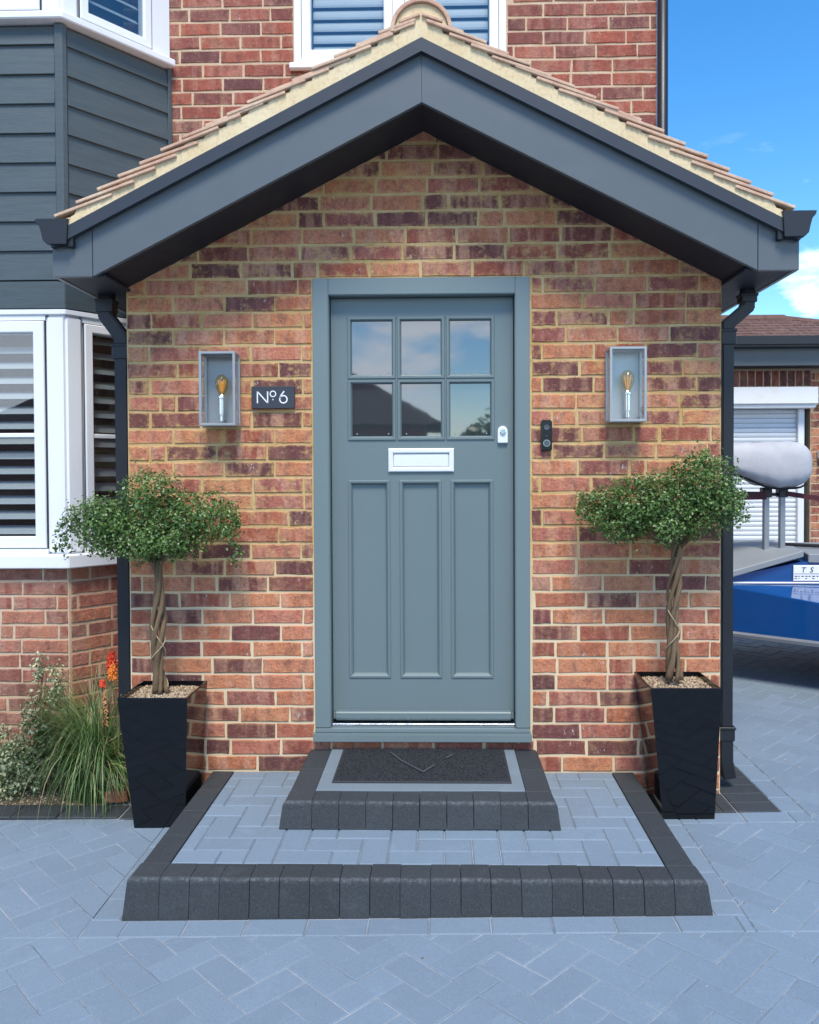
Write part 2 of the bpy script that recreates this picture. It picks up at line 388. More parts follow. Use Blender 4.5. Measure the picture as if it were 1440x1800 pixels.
def thing(name, label=None, cat=None, loc=(0, 0, 0), group=None, kind=None):
    o = bpy.data.objects.new(name, None); COL.objects.link(o); o.location = loc; o.empty_display_size = .1
    return tag(o, label, cat, group, kind)

def tag(o, label=None, cat=None, group=None, kind=None):
    for k, v in (('label', label), ('category', cat), ('group', group), ('kind', kind)):
        if v: o[k] = v
    return o

def clean_poly(p, eps=1e-4):
    q = []
    for a in p:
        if not q or (a[0] - q[-1][0]) ** 2 + (a[1] - q[-1][1]) ** 2 > eps * eps: q.append(a)
    if len(q) > 1 and (q[0][0] - q[-1][0]) ** 2 + (q[0][1] - q[-1][1]) ** 2 <= eps * eps: q.pop()
    return q

def area(p): return .5 * sum(p[i][0] * p[(i + 1) % len(p)][1] - p[(i + 1) % len(p)][0] * p[i][1] for i in range(len(p)))

def inset(p, d):
    n = len(p); r = []
    for i in range(n):
        a, b, c = p[i - 1], p[i], p[(i + 1) % n]
        d0 = Vector((b[0] - a[0], b[1] - a[1])).normalized(); d1 = Vector((c[0] - b[0], c[1] - b[1])).normalized()
        n0 = Vector((-d0.y, d0.x)); n1 = Vector((-d1.y, d1.x)); m = n0 + n1
        if m.length < .3: return None
        m.normalize(); r.append((b[0] + m.x * d / m.dot(n0), b[1] + m.y * d / m.dot(n0)))
    if area(r) < 1e-5: return None
    for i in range(n):
        a, b = p[i], p[(i + 1) % n]
        if (r[(i + 1) % n][0] - r[i][0]) * (b[0] - a[0]) + (r[(i + 1) % n][1] - r[i][1]) * (b[1] - a[1]) <= 0: return None
    return r

def clip(p, nx, ny, c):                               # keep nx*x + ny*y <= c
    r = []
    for i in range(len(p)):
        a, b = p[i], p[(i + 1) % len(p)]
        da, db = nx * a[0] + ny * a[1] - c, nx * b[0] + ny * b[1] - c
        if da <= 0: r.append(a)
        if da * db < 0:
            t = da / (da - db); r.append((a[0] + (b[0] - a[0]) * t, a[1] + (b[1] - a[1]) * t))
    return clean_poly(r)

def cliprect(p, x0, x1, y0, y1):
    for h in ((1, 0, x1), (-1, 0, -x0), (0, 1, y1), (0, -1, -y0)):
        if len(p) < 3: return []
        p = clip(p, *h)
    return p if len(p) > 2 and area(p) > 4e-5 else []

RNG = random.Random(6)

# ------------------------------------------------------------------ brickwork
def brick_geo(mb, u, z, l, h, rng, proud=.004, depth=.016):
    """One brick, front face towards -y, slightly uneven outline and chamfered arris."""
    j = .0021
    xs = [-l / 2, -l / 6, l / 6, l / 2]
    o = [(x, -h / 2) for x in xs] + [(l / 2, 0)] + [(x, h / 2) for x in xs[::-1]] + [(-l / 2, 0)]
    o = [(x + rng.uniform(-j, j), q + rng.uniform(-j, j)) for x, q in o]
    n = len(o); c = .0034; py = -proud - rng.uniform(-.0014, .0014); tilt = rng.uniform(-.004, .004)
    vs = [(u + x, depth, z + q) for x, q in o] + [(u + x, py + c + x * tilt, z + q) for x, q in o]
    vs += [(u + x * (1 - 2 * c / l), py + x * tilt, z + q * (1 - 2 * c / h)) for x, q in o]
    q2 = .013
    vs += [(u + x * (1 - 2 * q2 / l), py + x * tilt + rng.uniform(-.0006, .0006), z + q * (1 - 2 * q2 / h)) for x, q in o]
    fs = [tuple(range(3 * n, 4 * n))]
    for k in (0, n, 2 * n): fs += [(k + i, k + (i + 1) % n, k + (i + 1) % n + n, k + i + n) for i in range(n)]
    mb.add(vs, fs, [1.0] * (3 * n) + [0.0] * n)

_bmesh_cache = {}
def brick_mesh(l, h, mat):
    key = (round(l, 2), round(h, 3), mat)
    lst = _bmesh_cache.setdefault(key, [])
    if len(lst) < 6:
        mb = MB(); brick_geo(mb, 0, 0, key[0] if abs(key[0] - l) < .003 else l, h, RNG)
        me = mb.mesh('brick', mat, fix=False, attr=True); lst.append(me); return me
    return RNG.choice(lst)

def brickwork(parent, ox, oy, ang, spans, z0, n, pitch, blen, mat, seen=lambda u, z: True, seed=1, limit=300, gap=.012, proud=.003, headers=.07):
    """Stretcher courses with a few cut bats. spans(zmid) gives the free stretches of a course; seen() tells which bricks become objects of their own."""
    rng = random.Random(seed); cand = []
    for i in range(n):
        zm = z0 + (i + .5) * pitch
        for a, b in spans(zm):
            u = a - (blen * (.5 if i % 2 else .0)) - rng.uniform(0, .03) - (.25 * blen if rng.random() < .18 else 0)
            while u < b:
                l = blen
                if rng.random() < headers: l = blen * rng.choice((.5, .5, .32))
                s, e = max(u, a), min(u + l, b)
                u += l
                if e - s < .035: continue
                if b - u < .035 and u < b: e = b; u = b + 1
                cand.append(((s + e) / 2, zm + rng.uniform(-.0008, .0008), e - s - gap * (1 if e < b else .5), pitch - gap + rng.uniform(-.001, .001)))
    vis = [c for c in cand if seen(c[0], c[1])]
    rng2 = random.Random(seed + 5)
    own = set(vis[:limit])
    rest = [c for c in cand if c not in own]
    for u, z, l, h in vis[:limit]:
        o = link('brick', brick_mesh(l, pitch - gap, mat), parent, (ox + u * cos(ang), oy + u * sin(ang), z), ang + rng2.uniform(-.003, .003))
        o.rotation_euler.y = rng2.uniform(-.006, .006)
    if rest:
        mb = MB()
        for u, z, l, h in rest:
            mb.cur = rng2.random(); brick_geo(mb, u, z, l, h, rng2, proud)
        o = mb.build('brick', mat, parent, (ox, oy, 0), ang, fix=False, attr=True); o['kind'] = 'stuff'
    return len(vis), len(cand)

# ------------------------------------------------------------------ ground, driveway
gm = MB(); gm.box(-300, 300, -300, 300, -.6, -.25)
tag(gm.build('ground', 'ground'), kind='structure')
SL = atan(.016)
drive = thing('driveway', kind='structure'); drive.rotation_euler.y = -SL
b = MB(); b.slab([(-6, -9), (7, -9), (7, 9), (-6, 9)], -.14, -.004, 0); b.build('joint_sand', 'joint', drive)

STEP = dict(x0=-1.047, x1=.870, y0=-.992, z=.117)
BW = .10                                             # border course width
bx0, bx1, by0 = STEP['x0'] - .025 - BW, STEP['x1'] + .025 + BW, STEP['y0'] - .025 - BW
WF = -.31                                             # front of the border in front of the walls
DK = -.205                                            # front of the dark block band along the walls
pieces = []                                          # (distance, [polys], material)
def hpav(x, y, ang, l=.2, w=.1, g=.0024):
    c, s = cos(ang), sin(ang)
    return [(x + c * a - s * q, y + s * a + c * q) for a, q in ((g / 2, g / 2), (l - g / 2, g / 2), (l - g / 2, w - g / 2), (g / 2, w - g / 2))]
def herring(ang, ext, ox=0, oy=0):
    """200 x 100 blocks in herringbone, turned by ang."""
    W = .1; out = []
    for j in range(-ext, ext):
        for i in range(-ext, ext):
            k = (i - j) % 4
            if k == 0: q = hpav(i * W, j * W, 0)
            elif k == 3: q = hpav(i * W + W, j * W, pi / 2)
            else: continue
            c, s = cos(ang), sin(ang)
            out.append([(ox + c * x - s * y, oy + s * x + c * y) for x, y in q])
    return out
RX = 1.447 + BW                                       # right side border outer line
for q in herring(radians(45), 75, .03, .06):
    cx = sum(p[0] for p in q) / 4; cy = sum(p[1] for p in q) / 4
    if not (-3.6 < cx < 5.2 and -3.6 < cy < 4.3): continue
    zones = [cliprect(q, -3.5, 5, -3.5, by0), cliprect(q, -3.5, bx0, by0, WF + .105), cliprect(q, bx1, 5, by0, WF), cliprect(q, RX, 5, WF, 4.15)]
    zones = [z for z in zones if z]
    if zones: pieces.append((sum(p[0] for z in zones for p in z) / sum(len(z) for z in zones), sum(p[1] for z in zones for p in z) / sum(len(z) for z in zones), zones))
def row(x0, x1, y0, y1, along='x', l=.2, off=0.0, g=.003):
    a0, a1 = (x0, x1) if along == 'x' else (y0, y1)
    t = a0 - off
    while t < a1 - 1e-4:
        s, e = max(t, a0), min(t + l, a1); t += l
        if e - s < .012: continue
        r = (s, e, y0, y1) if along == 'x' else (x0, x1, s, e)
        yield [(r[0] + g / 2, r[2] + g / 2), (r[1] - g / 2, r[2] + g / 2), (r[1] - g / 2, r[3] - g / 2), (r[0] + g / 2, r[3] - g / 2)]
for q in row(bx0, bx1, by0, by0 + BW, 'x', .2, .07): pieces.append((0, by0, [q]))
for q in row(bx0, bx0 + BW, by0 + BW, DK, 'y', .2, .06): pieces.append((bx0, -.6, [q]))
for q in row(bx1 - BW, bx1, by0 + BW, DK, 'y', .2, .11): pieces.append((bx1, -.6, [q]))
for q in row(bx1, RX, WF, DK, 'x', .2, .13): pieces.append((1.2, -.3, [q]))
for q in row(RX - BW, RX, DK, 4.1, 'y', .2, .05): pieces.append((RX, (q[0][1] + q[2][1]) / 2, [q]))
def inview(x, y):
    d = y + 3.7
    if d < .4: return 0
    px = 774 + 1443 * x / d; py = 835 + 1443 * 1.463 / d
    if not (-30 < px < 1470 and py < 1830): return 0
    if y > -.2 and px < 1290: return 0
    return 1 / d
pieces.sort(key=lambda t: -inview(t[0], t[1]))
rest = MB(); k = 0
for x, y, zones in pieces:
    if inview(x, y) > 0 and k < 300:
        m = MB(); [m.slab(z, -.012, RNG.uniform(-.0016, .0016), .004) for z in zones]
        if m.f: m.build('paver', 'paver', drive, fix=False); k += 1
    else:
        rest.cur = RNG.random(); [rest.slab(z, -.012, RNG.uniform(-.001, .001), .003) for z in zones]
rest.build('paver', 'paver', drive, fix=False, attr=True)['kind'] = 'stuff'
# charcoal blocks along the foot of the walls
for q in row(STEP['x1'] + .03, 1.26, DK, -.004, 'x', .1): MB().slab(q, -.012, .002, .003).build('edge_block', 'edge', drive, fix=False)
for q in row(1.263, 1.447, DK, 2.6, 'y', .1): MB().slab(q, -.012, .002, .003).build('edge_block', 'edge', drive, fix=False)
for q in row(-1.40, STEP['x0'] - .03, DK, -.004, 'x', .1): MB().slab(q, -.012, .002, .003).build('edge_block', 'edge', drive, fix=False)

gr = MB(); r = random.Random(17)
for i in range(420):                                  # grit and bits blown onto the drive
    x, y = r.uniform(-1.9, 2.6), r.uniform(-1.7, .6); q = r.uniform(.0008, .0024) * (2.0 if r.random() < .06 else 1)
    if (bx0 + .1 < x < bx1 - .1 and y > by0 + .1) or (y > -.2 and x < 1.3): continue
    gr.cur = r.random(); a = r.uniform(0, 6)
    gr.add([(x + q * cos(a + t) * r.uniform(.6, 1.4), y + q * sin(a + t), .0015) for t in (0, 1.6, 3.1, 4.7)] + [(x, y, .002 + q * .8)], [(0, 1, 4), (1, 2, 4), (2, 3, 4), (3, 0, 4)])
gr.build('grit', 'gravel', drive, fix=False, attr=True)['kind'] = 'stuff'

# flower bed in front of the bay
bed = thing('flower_bed', kind='structure')
m = MB(); m.slab([(-3.6, -.06), (-1.43, -.06), (-1.43, .85), (-3.6, .5)], -.2, -.028, 0); m.build('soil', 'soil', bed)
for q in row(-3.6, -1.405, DK + .012, -.055, 'x', .2, .08): MB().slab(q, -.05, -.02 + RNG.uniform(-.002, .002), .004).build('edge_block', 'edge', bed, fix=False)
g = MB(); r = random.Random(3)
for i in range(2600):
    x, y = r.uniform(-2.6, -1.42), r.uniform(-.058, .36); s = r.uniform(.003, .010) * (1.5 if r.random() < .05 else 1)
    g.cur = r.random(); a = r.uniform(0, 6)
    vs = [(x + s * cos(a + t) * r.uniform(.7, 1.2), y + s * sin(a + t) * r.uniform(.6, 1.1), -.03) for t in (0, 1.6, 3.1, 4.7)]
    top = (x + r.uniform(-.3, .3) * s, y + r.uniform(-.3, .3) * s, -.028 + s * r.uniform(.5, 1))
    g.add(vs + [top], [(0, 1, 4), (1, 2, 4), (2, 3, 4), (3, 0, 4)])
g.build('gravel', 'gravel', bed, fix=False, attr=True)['kind'] = 'stuff'
lb = MB(); brick_geo(lb, 0, 0, .1, .05, RNG, .02, .04)
tag(lb.build('loose_brick', 'brick_house', None, (-1.475, -.03, .012), .1, fix=False), 'small red brick piece lying in the bed beside the left planter', 'brick')

# ------------------------------------------------------------------ entrance steps
def step(name, label, x0, x1, y0, z0, z1, inner, batter=.022, slope=0, wide=.1):
    """Black kerb blocks round three sides of a step, bevelled nose and battered front."""
    t = thing(name, label, 'step')
    nb = .006
    def block_front(xa, xb, la, lb_):                  # la / lb_: side batter at the ends
        g2 = RNG.choice((.0004, .0006, .0013)); xa += g2; xb -= g2
        zb0 = z0 + slope * xa; zb1 = z0 + slope * xb
        pr = lambda x, zb, sd: [(x, y0 + .1, z1), (x, y0 + nb, z1), (x + sd * .3, y0 + .001, z1 - .003), (x + sd * .4, y0 - .003, z1 - .009), (x + sd * .5, y0 - .005, z1 - .017), (x + sd, y0 - batter, zb), (x, y0 + .1, zb)]
        A, B = pr(xa, zb0, la), pr(xb, zb1, lb_); n = 7
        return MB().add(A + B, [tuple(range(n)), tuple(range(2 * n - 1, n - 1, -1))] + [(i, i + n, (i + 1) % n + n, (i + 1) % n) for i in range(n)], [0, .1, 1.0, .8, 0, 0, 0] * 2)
    n = round((x1 - x0) / .1005); wd = (x1 - x0) / n
    for i in range(n):
        m = block_front(x0 + i * wd, x0 + (i + 1) * wd, -batter if i == 0 else 0, batter if i == n - 1 else 0)
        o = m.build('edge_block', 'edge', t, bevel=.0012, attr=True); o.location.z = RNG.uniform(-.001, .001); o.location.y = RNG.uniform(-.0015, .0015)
    ny = round((-.004 - (y0 + .1)) / .2); ln = (-.004 - (y0 + .1)) / max(1, ny)
    for sx, sg in ((x0, -1), (x1, 1)):
        for k in range(ny):
            ya, yb = y0 + .1 + k * ln + .0015, y0 + .1 + (k + 1) * ln - .0015
            zb = z0 + slope * sx
            pr = lambda y: [(sx - sg * .1, y, z1), (sx - sg * nb, y, z1), (sx + sg * .003, y, z1 - .012), (sx + sg * batter, y, zb), (sx - sg * .1, y, zb)]
            m = MB().add(pr(ya) + pr(yb), [tuple(range(5)), tuple(range(9, 4, -1))] + [(i, i + 5, (i + 1) % 5 + 5, (i + 1) % 5) for i in range(5)])
            m.build('edge_block', 'edge', t, bevel=.0018).location.z = RNG.uniform(-.001, .001)
    MB().box(x0 + .102, x1 - .102, y0 + .102, -.006, z0 - .03, z1 - .007).build('core', 'joint', t)
    return t
S1 = step('lower_entrance_step', 'wide lower step with charcoal edging and grey block top, below the smaller step', STEP['x0'], STEP['x1'], STEP['y0'], -.004, STEP['z'], None, slope=.016)
gx0, gx1, gy0 = STEP['x0'] + .103, STEP['x1'] - .103, STEP['y0'] + .103
for q in herring(0, 14, -.09, -.39):
    z = cliprect(q, gx0, gx1, gy0, -.008)
    if z and not all(-.58 < p[0] < .41 and p[1] > -.57 for p in z):
        MB().slab(z, STEP['z'] - .02, STEP['z'] - .001 + RNG.uniform(-.001, .001), .0045).build('paver', 'paver', S1, fix=False)
UZ = .218
S2 = step('upper_entrance_step', 'small upper step with charcoal edging under the door, carrying the mat', -.598, .431, -.597, STEP['z'] + .001, UZ, None)
MB().slab([(-.496, -.495), (.329, -.495), (.329, -.008), (-.496, -.008)], UZ - .006, UZ + .004, .002).build('inlay_slab', 'inlay', S2, fix=False)
mt = thing('door_mat', 'charcoal door mat with a faint chevron lying on the upper step', 'door mat', (-.08, -.22, UZ + .004))
m = MB(); r = random.Random(9)
m.slab([(-.362, -.205), (.362, -.205), (.362, .195), (-.362, .195)], 0, .007, .003)
m.build('backing', 'mat', mt, fix=False)
m = MB()
for i in range(9000):
    x, y = r.uniform(-.352, .352), r.uniform(-.196, .187); a = r.uniform(0, 6.3); h = r.uniform(.002, .006)
    m.add([(x, y, .0065), (x + .004 * cos(a), y + .004 * sin(a), .0065), (x + r.uniform(-.002, .002), y + r.uniform(-.002, .002), .007 + h)], [(0, 1, 2)])
m.build('pile', 'mat', mt, fix=False)['kind'] = 'stuff'
for pts in ([(-.145, .13), (-.09, .02), (.005, -.11)], [(.005, -.11), (.05, -.03)], [(.10, .06), (.13, .10)]):
    m = MB(); m.tube([(x, y, .0125) for x, y in pts], .0035, 5); m.build('chevron_mark', 'mat_mark', mt)

# ------------------------------------------------------------------ porch
AX, TH = -.07, .51; TA = atan(TH)
def soffit(x): return 2.991 - TH * abs(x - AX)
porch = thing('porch', 'red brick gabled porch with slate grey bargeboards and sage grey front door', 'porch')
PX0, PX1 = -1.416, 1.255
DX0, DX1, DZ0, DZ1 = -.571, .402, .262, 2.346
wall = MB()
wall.box(PX0, DX0, 0, .1, -.1, DZ1); wall.box(DX1, PX1, 0, .1, -.1, DZ1); wall.box(DX0, DX1, 0, .1, -.1, DZ0)
wall.prism([(PX0, DZ1), (PX1, DZ1), (PX1, soffit(PX1) + .12), (AX, soffit(AX) + .06), (PX0, soffit(PX0) + .12)], 0, .1)
wall.box(PX0, PX0 + .1, .1, .86, -.1, 2.42); wall.box(PX1 - .1, PX1, .1, .86, -.1, 2.42)
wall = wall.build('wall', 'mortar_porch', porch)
def pspans(z):
    h = (2.991 + .045 - z) / TH
    a, b_ = max(PX0, AX - h), min(PX1, AX + h)
    if b_ - a < .06: return []
    if DZ0 - .02 < z < DZ1: return [(a, DX0 - .006), (DX1 + .006, b_)]
    return [(a, b_)]
def pseen(u, z):
    if z < .2 and -1.0 < u < .8: return z > .12 and not (-.55 < u < .38)
    if z < .12: return u > .8
    if z > soffit(u) + .02: return False
    if z < .5 and (u < -1.12): return False
    if z < .5 and (.93 < u < 1.13): return False
    return True
PITCH = .0744
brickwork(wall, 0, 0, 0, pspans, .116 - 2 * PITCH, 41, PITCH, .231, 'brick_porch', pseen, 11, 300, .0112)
mb_spans = lambda z: [(.02, .86)]
brickwork(wall, PX1, 0, pi / 2, mb_spans, .116 - 2 * PITCH, 31, PITCH, .231, 'brick_porch', lambda u, z: False, 12, 0)
brickwork(wall, PX0, .87, -pi / 2, mb_spans, .116 - 2 * PITCH, 31, PITCH, .231, 'brick_porch', lambda u, z: False, 13, 0)

# door frame
fr = MB()
fr.box(DX0, DX0 + .072, -.014, .09, .318, DZ1); fr.box(DX1 - .066, DX1, -.014, .09, .318, DZ1); fr.box(DX0 + .072, DX1 - .066, -.0135, .09, DZ1 - .076, DZ1)
fr = fr.build('door_frame', 'door_frame', porch, bevel=.004, seg=2)
MB().prism([(DX0 - .006, .262), (DX1 + .004, .262), (DX1 + .004, .300), (DX0 - .006, .300)], -.045, .09).box(DX0 + .001, DX1 - .001, -.03, .088, .3, .317).build('sill', 'door_frame', fr, bevel=.004, seg=2)
MB().box(DX0 + .074, DX1 - .068, .0, .08, .3175, .334).build('threshold', 'steel', fr, bevel=.003)
lx0, lx1, lz0, lz1 = DX0 + .0755, DX1 - .0695, .342, DZ1 - .0795
LF = .045
cols = [(-.405, -.216), (-.179, .007), (.044, .232)]; rows_ = [(1.637, 1.882), (1.917, 2.168)]
pcols = [(-.407, -.244), (-.172, -.009), (.062, .226)]; prow = (.546, 1.425)
leaf = MB()
holes = [(a, b_, c, d) for a, b_ in cols for c, d in rows_] + [(a, b_, *prow) for a, b_ in pcols]
xs = sorted({lx0, lx1} | {h[i] for h in holes for i in (0, 1)}); zs = sorted({lz0, lz1} | {h[i] for h in holes for i in (2, 3)})
for i in range(len(xs) - 1):
    for j in range(len(zs) - 1):
        cx, cz = (xs[i] + xs[i + 1]) / 2, (zs[j] + zs[j + 1]) / 2
        if any(h[0] < cx < h[1] and h[2] < cz < h[3] for h in holes): continue
        leaf.add([(xs[i], LF, zs[j]), (xs[i + 1], LF, zs[j]), (xs[i + 1], LF, zs[j + 1]), (xs[i], LF, zs[j + 1])], [(0, 1, 2, 3)])
leaf.ringrect(lx0, lx1, lz0, lz1, [(0, LF), (0, LF + .05)])
for h in holes: leaf.ringrect(*h, [(0, LF), (0, LF + .03)])
leaf.add([(lx0, LF + .05, lz0), (lx1, LF + .05, lz0), (lx1, LF + .05, lz1), (lx0, LF + .05, lz1)], [(0, 1, 2, 3)])
leaf = leaf.build('door', 'door', porch, fix=False)
for h in holes[:6]:
    MB().ringrect(*h, [(-.016, LF + .0002), (-.013, LF - .006), (-.004, LF - .006), (.0, LF - .001), (.0035, LF + .012), (.0035, LF + .02)]).build('glazing_bead', 'door', leaf, fix=False)
    MB().box(h[0] - .002, h[1] + .002, LF + .016, LF + .022, h[2] - .002, h[3] + .002).build('pane', 'door_glass', leaf)
    st = MB()
    for x in (h[0] + .025, h[1] - .02): st.lathe([(.004, LF + .0155), (.003, LF + .013)], (x, 0, h[2] + .014), 8, 'y')
    st.build('stud', 'zinc', leaf)
for h in holes[6:]:
    MB().ringrect(*h, [(-.015, LF + .0002), (-.012, LF - .005), (-.004, LF - .005), (.001, LF + .0005), (.007, LF + .013)]).build('moulding', 'door', leaf, fix=False)
    MB().box(h[0] - .004, h[1] + .004, LF + .013, LF + .02, h[2] - .004, h[3] + .004).build('panel', 'door', leaf)
MB().prism([(lx0 + .004, .342), (lx1 - .004, .342), (lx1 - .004, .388), (lx0 + .004, .388)], LF - .03, LF + .004).build('weather_bar', 'door', leaf, bevel=.012, seg=3)
lp = MB(); lp.ringrect(-.236, .062, 1.477, 1.583, [(0, LF + .002), (0, LF - .008), (.004, LF - .011), (.017, LF - .011), (.021, LF - .008), (.023, LF + .0)]).build('letter_plate', 'chrome', leaf, fix=False)
lf = MB(); lf.box(-.212, .038, LF - .006, LF + .004, 1.501, 1.5575); lf.build('letter_flap', 'chrome', leaf, bevel=.003, seg=2)
lk = MB(); lk.lathe([(.0225, LF + .002), (.0225, LF - .012), (.019, LF - .016)], (.284, 0, 1.661), 18, 'y'); lk.box(.2615, .3065, LF - .015, LF + .001, 1.606, 1.661)
lk.build('lock', 'chrome', leaf, bevel=.003, seg=2)
MB().lathe([(.013, LF - .0155), (.013, LF - .021), (.010, LF - .022)], (.284, 0, 1.656), 14, 'y').build('lock_cylinder', 'steel', leaf)

# bargeboards, box ends, soffit
BE, BO = 1.369, 1.538                                 # from the ridge line: foot of the bargeboard, outer face of the eaves box
def sgx(s, d): return AX + s * d
for s in (-1, 1):
    P = [(sgx(s, 0), 2.991), (sgx(s, 0), 3.206), (sgx(s, BE), 3.206 - TH * BE), (sgx(s, BE), 2.991 - TH * BE)]
    MB().prism(P, -.302, -.28).build('bargeboard', 'barge', porch, bevel=.0015)
    P = [(sgx(s, BE + .003), 2.293), (sgx(s, BE + .003), 3.206 - TH * (BE + .003)), (sgx(s, BO), 3.206 - TH * BO), (sgx(s, BO), 2.293)]
    MB().prism(P, -.3, -.28).build('box_end', 'barge', porch, bevel=.0015)
    P = [(sgx(s, BO - .018), 2.293), (sgx(s, BO - .018), 2.43), (sgx(s, BO), 2.43), (sgx(s, BO), 2.293)]
    MB().prism(P, -.279, .85).build('fascia', 'barge', porch)
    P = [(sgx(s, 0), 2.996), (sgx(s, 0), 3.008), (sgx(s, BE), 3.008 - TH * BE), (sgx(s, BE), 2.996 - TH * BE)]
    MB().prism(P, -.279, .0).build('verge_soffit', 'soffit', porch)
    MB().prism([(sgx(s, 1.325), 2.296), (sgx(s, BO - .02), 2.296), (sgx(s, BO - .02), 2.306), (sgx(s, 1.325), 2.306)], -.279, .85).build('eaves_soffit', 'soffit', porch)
    P = [(sgx(s, 0), 3.185), (sgx(s, 0), 3.240), (sgx(s, BO + .0), 3.240 - TH * BO), (sgx(s, BO - .01), 3.185 - TH * (BO - .01))]
    MB().prism(P, -.332, -.3035).build('capping', 'barge_cap', porch)
# roof: deck, mortar verge, tiles
GA = .1; NT = 17; TILT = TA - radians(7)
roof = MB()
for s in (-1, 1):
    roof.prism([(sgx(s, 0), 3.215), (sgx(s, 0), 3.262), (sgx(s, 1.5), 3.262 - TH * 1.5), (sgx(s, 1.5), 3.215 - TH * 1.5)], -.27, .868)
roof = roof.build('roof', 'barge_cap', porch)
def tail(s, i):
    nrm = .062 + .036 * min(1, i / 6)
    d = 1.512 - i * GA * cos(TA)
    return sgx(s, d), 3.240 - TH * d + nrm / cos(TA), nrm
r = random.Random(21)
def tile_mesh(s, w_):
    m = MB(); x1 = -s * .255
    m.add([(x, y, z) for z in (-.0125, 0) for y in (0, w_) for x in (0, x1)],
          [(0, 2, 3, 1), (4, 5, 7, 6), (0, 1, 5, 4), (2, 6, 7, 3), (0, 4, 6, 2), (1, 3, 7, 5)])
    return m
for s in (-1, 1):
    me = [tile_mesh(s, .16).mesh('roof_tile', 'tile', bevel=.0022) for _ in range(1)][0]
    fld = MB()
    for i in range(NT):
        x, z, nrm = tail(s, i)
        L_ = .255
        o = link('roof_tile', me, roof, (x + r.uniform(-.004, .004), -.340 + r.uniform(-.004, .004), z + r.uniform(-.002, .002)))
        o.rotation_euler.y = s * (TILT + r.uniform(-.02, .012)); o.rotation_euler.z = r.uniform(-.012, .012)
        if i > NT - 3: o.scale.x = .62 if i == NT - 2 else .34
        for k2 in range(7):
            y0 = -.172 + k2 * .163 - (.08 if i % 2 else 0); y1 = min(y0 + .16, .862); y0 = max(y0, -.171)
            fld.cur = r.random(); c, sn = cos(TILT), sin(TILT)
            ll = L_ * (1 if i < NT - 2 else .62 if i == NT - 2 else .34)
            top = lambda q, n_: (x - s * (q * c) + s * n_ * sn, z + q * sn + n_ * c)
            pts = [top(0, -.0125), top(0, 0), top(ll, 0), top(ll, -.0125)]
            fld.prism(pts, y0, y1)
    fld.build('roof_tile', 'tile', roof, attr=True, fix=True)['kind'] = 'stuff'
    # mortar bedding under the verge tiles, rough lower edge
    lo, hi = [], []
    n = 170
    for k2 in range(n + 1):
        d = 1.53 * k2 / n
        ii = (1.512 - d) / (GA * cos(TA))
        nn = .062 + .036 * min(1, max(0, ii) / 6) - .028 - .016 * (ii % 1.0) + r.uniform(-.0015, .0015)
        lo.append((sgx(s, d), 3.2395 - TH * d)); hi.append((sgx(s, d), 3.2395 - TH * d + max(.012, nn) / cos(TA)))
    m = MB(); vs = []; fs = []
    for a, c_ in zip(lo, hi):
        yy = -.331 + r.uniform(-.0015, .0015)
        vs += [(a[0], yy, a[1]), (c_[0], yy + .001, c_[1]), (c_[0], -.16, c_[1]), (a[0], -.16, a[1])]
    for k2 in range(n):
        q = k2 * 4
        fs += [(q, q + 4, q + 5, q + 1), (q + 1, q + 5, q + 6, q + 2), (q + 2, q + 6, q + 7, q + 3), (q + 3, q + 7, q + 4, q)]
    m.add(vs, fs + [(4 * n, 4 * n + 1, 4 * n + 2, 4 * n + 3)]); m.build('verge_mortar', 'verge_mortar', roof)
# ridge tiles and their bedding
RC, RR = 3.268, .126
for k2 in range(4):
    y0 = -.342 + k2 * .302; y1 = min(y0 + .299, .866); m = MB(); vs = []; fs = []; sg = 14
    for a in range(sg + 1):
        t = radians(-4) + (pi + radians(8)) * a / sg
        for rr in (RR, RR - .016):
            for y in (y0, y1): vs.append((AX + rr * cos(t), y, RC + rr * sin(t)))
    for a in range(sg):
        q = a * 4
        fs += [(q, q + 4, q + 5, q + 1), (q + 2, q + 3, q + 7, q + 6), (q, q + 2, q + 6, q + 4), (q + 1, q + 5, q + 7, q + 3)]
    m.add(vs, fs + [(0, 1, 3, 2), (4 * sg, 4 * sg + 2, 4 * sg + 3, 4 * sg + 1)]); m.build('ridge_tile', 'tile', roof, smooth=False, bevel=.002)
m = MB(); arc = [(AX + (RR - .018) * cos(t), RC + (RR - .018) * sin(t)) for t in [radians(3) + radians(174) * a / 16 for a in range(17)]]
m.prism(arc, -.3285, -.1); m.build('ridge_mortar', 'verge_mortar', roof)

# gutters with ogee ends, downpipes
for s in (-1, 1):
    gx = 1.512; base = [(-.060, .105), (-.056, .095), (-.05, .0), (.03, .0), (.048, .018), (.055, .05), (.062, .075), (.075, .09), (.079, .105)]
    pts = [(sgx(s, gx + a), 2.417 + q) for a, q in base]
    m = MB(); inner = [(sgx(s, gx + a * .93), 2.417 + max(q, .006)) for a, q in base]
    n = len(pts)
    vs = [(x, y, z) for y in (-.335, .85) for x, z in pts]
    m.add(vs, [(i, i + 1, n + i + 1, n + i) for i in range(n - 1)])
    vs = [(x, y, z) for y in (-.33, .85) for x, z in inner]
    m.add(vs, [(i, n + i, n + i + 1, i + 1) for i in range(n - 1)])
    g = m.build('gutter', 'pipe', porch, fix=False)
    MB().prism(pts, -.342, -.334).build('gutter_end', 'pipe', g, bevel=.002)
    MB().box(sgx(s, gx - .058) - .012, sgx(s, gx - .058) + .012, -.325, -.29, 2.41, 2.535).build('gutter_bracket', 'pipe', g, bevel=.003)
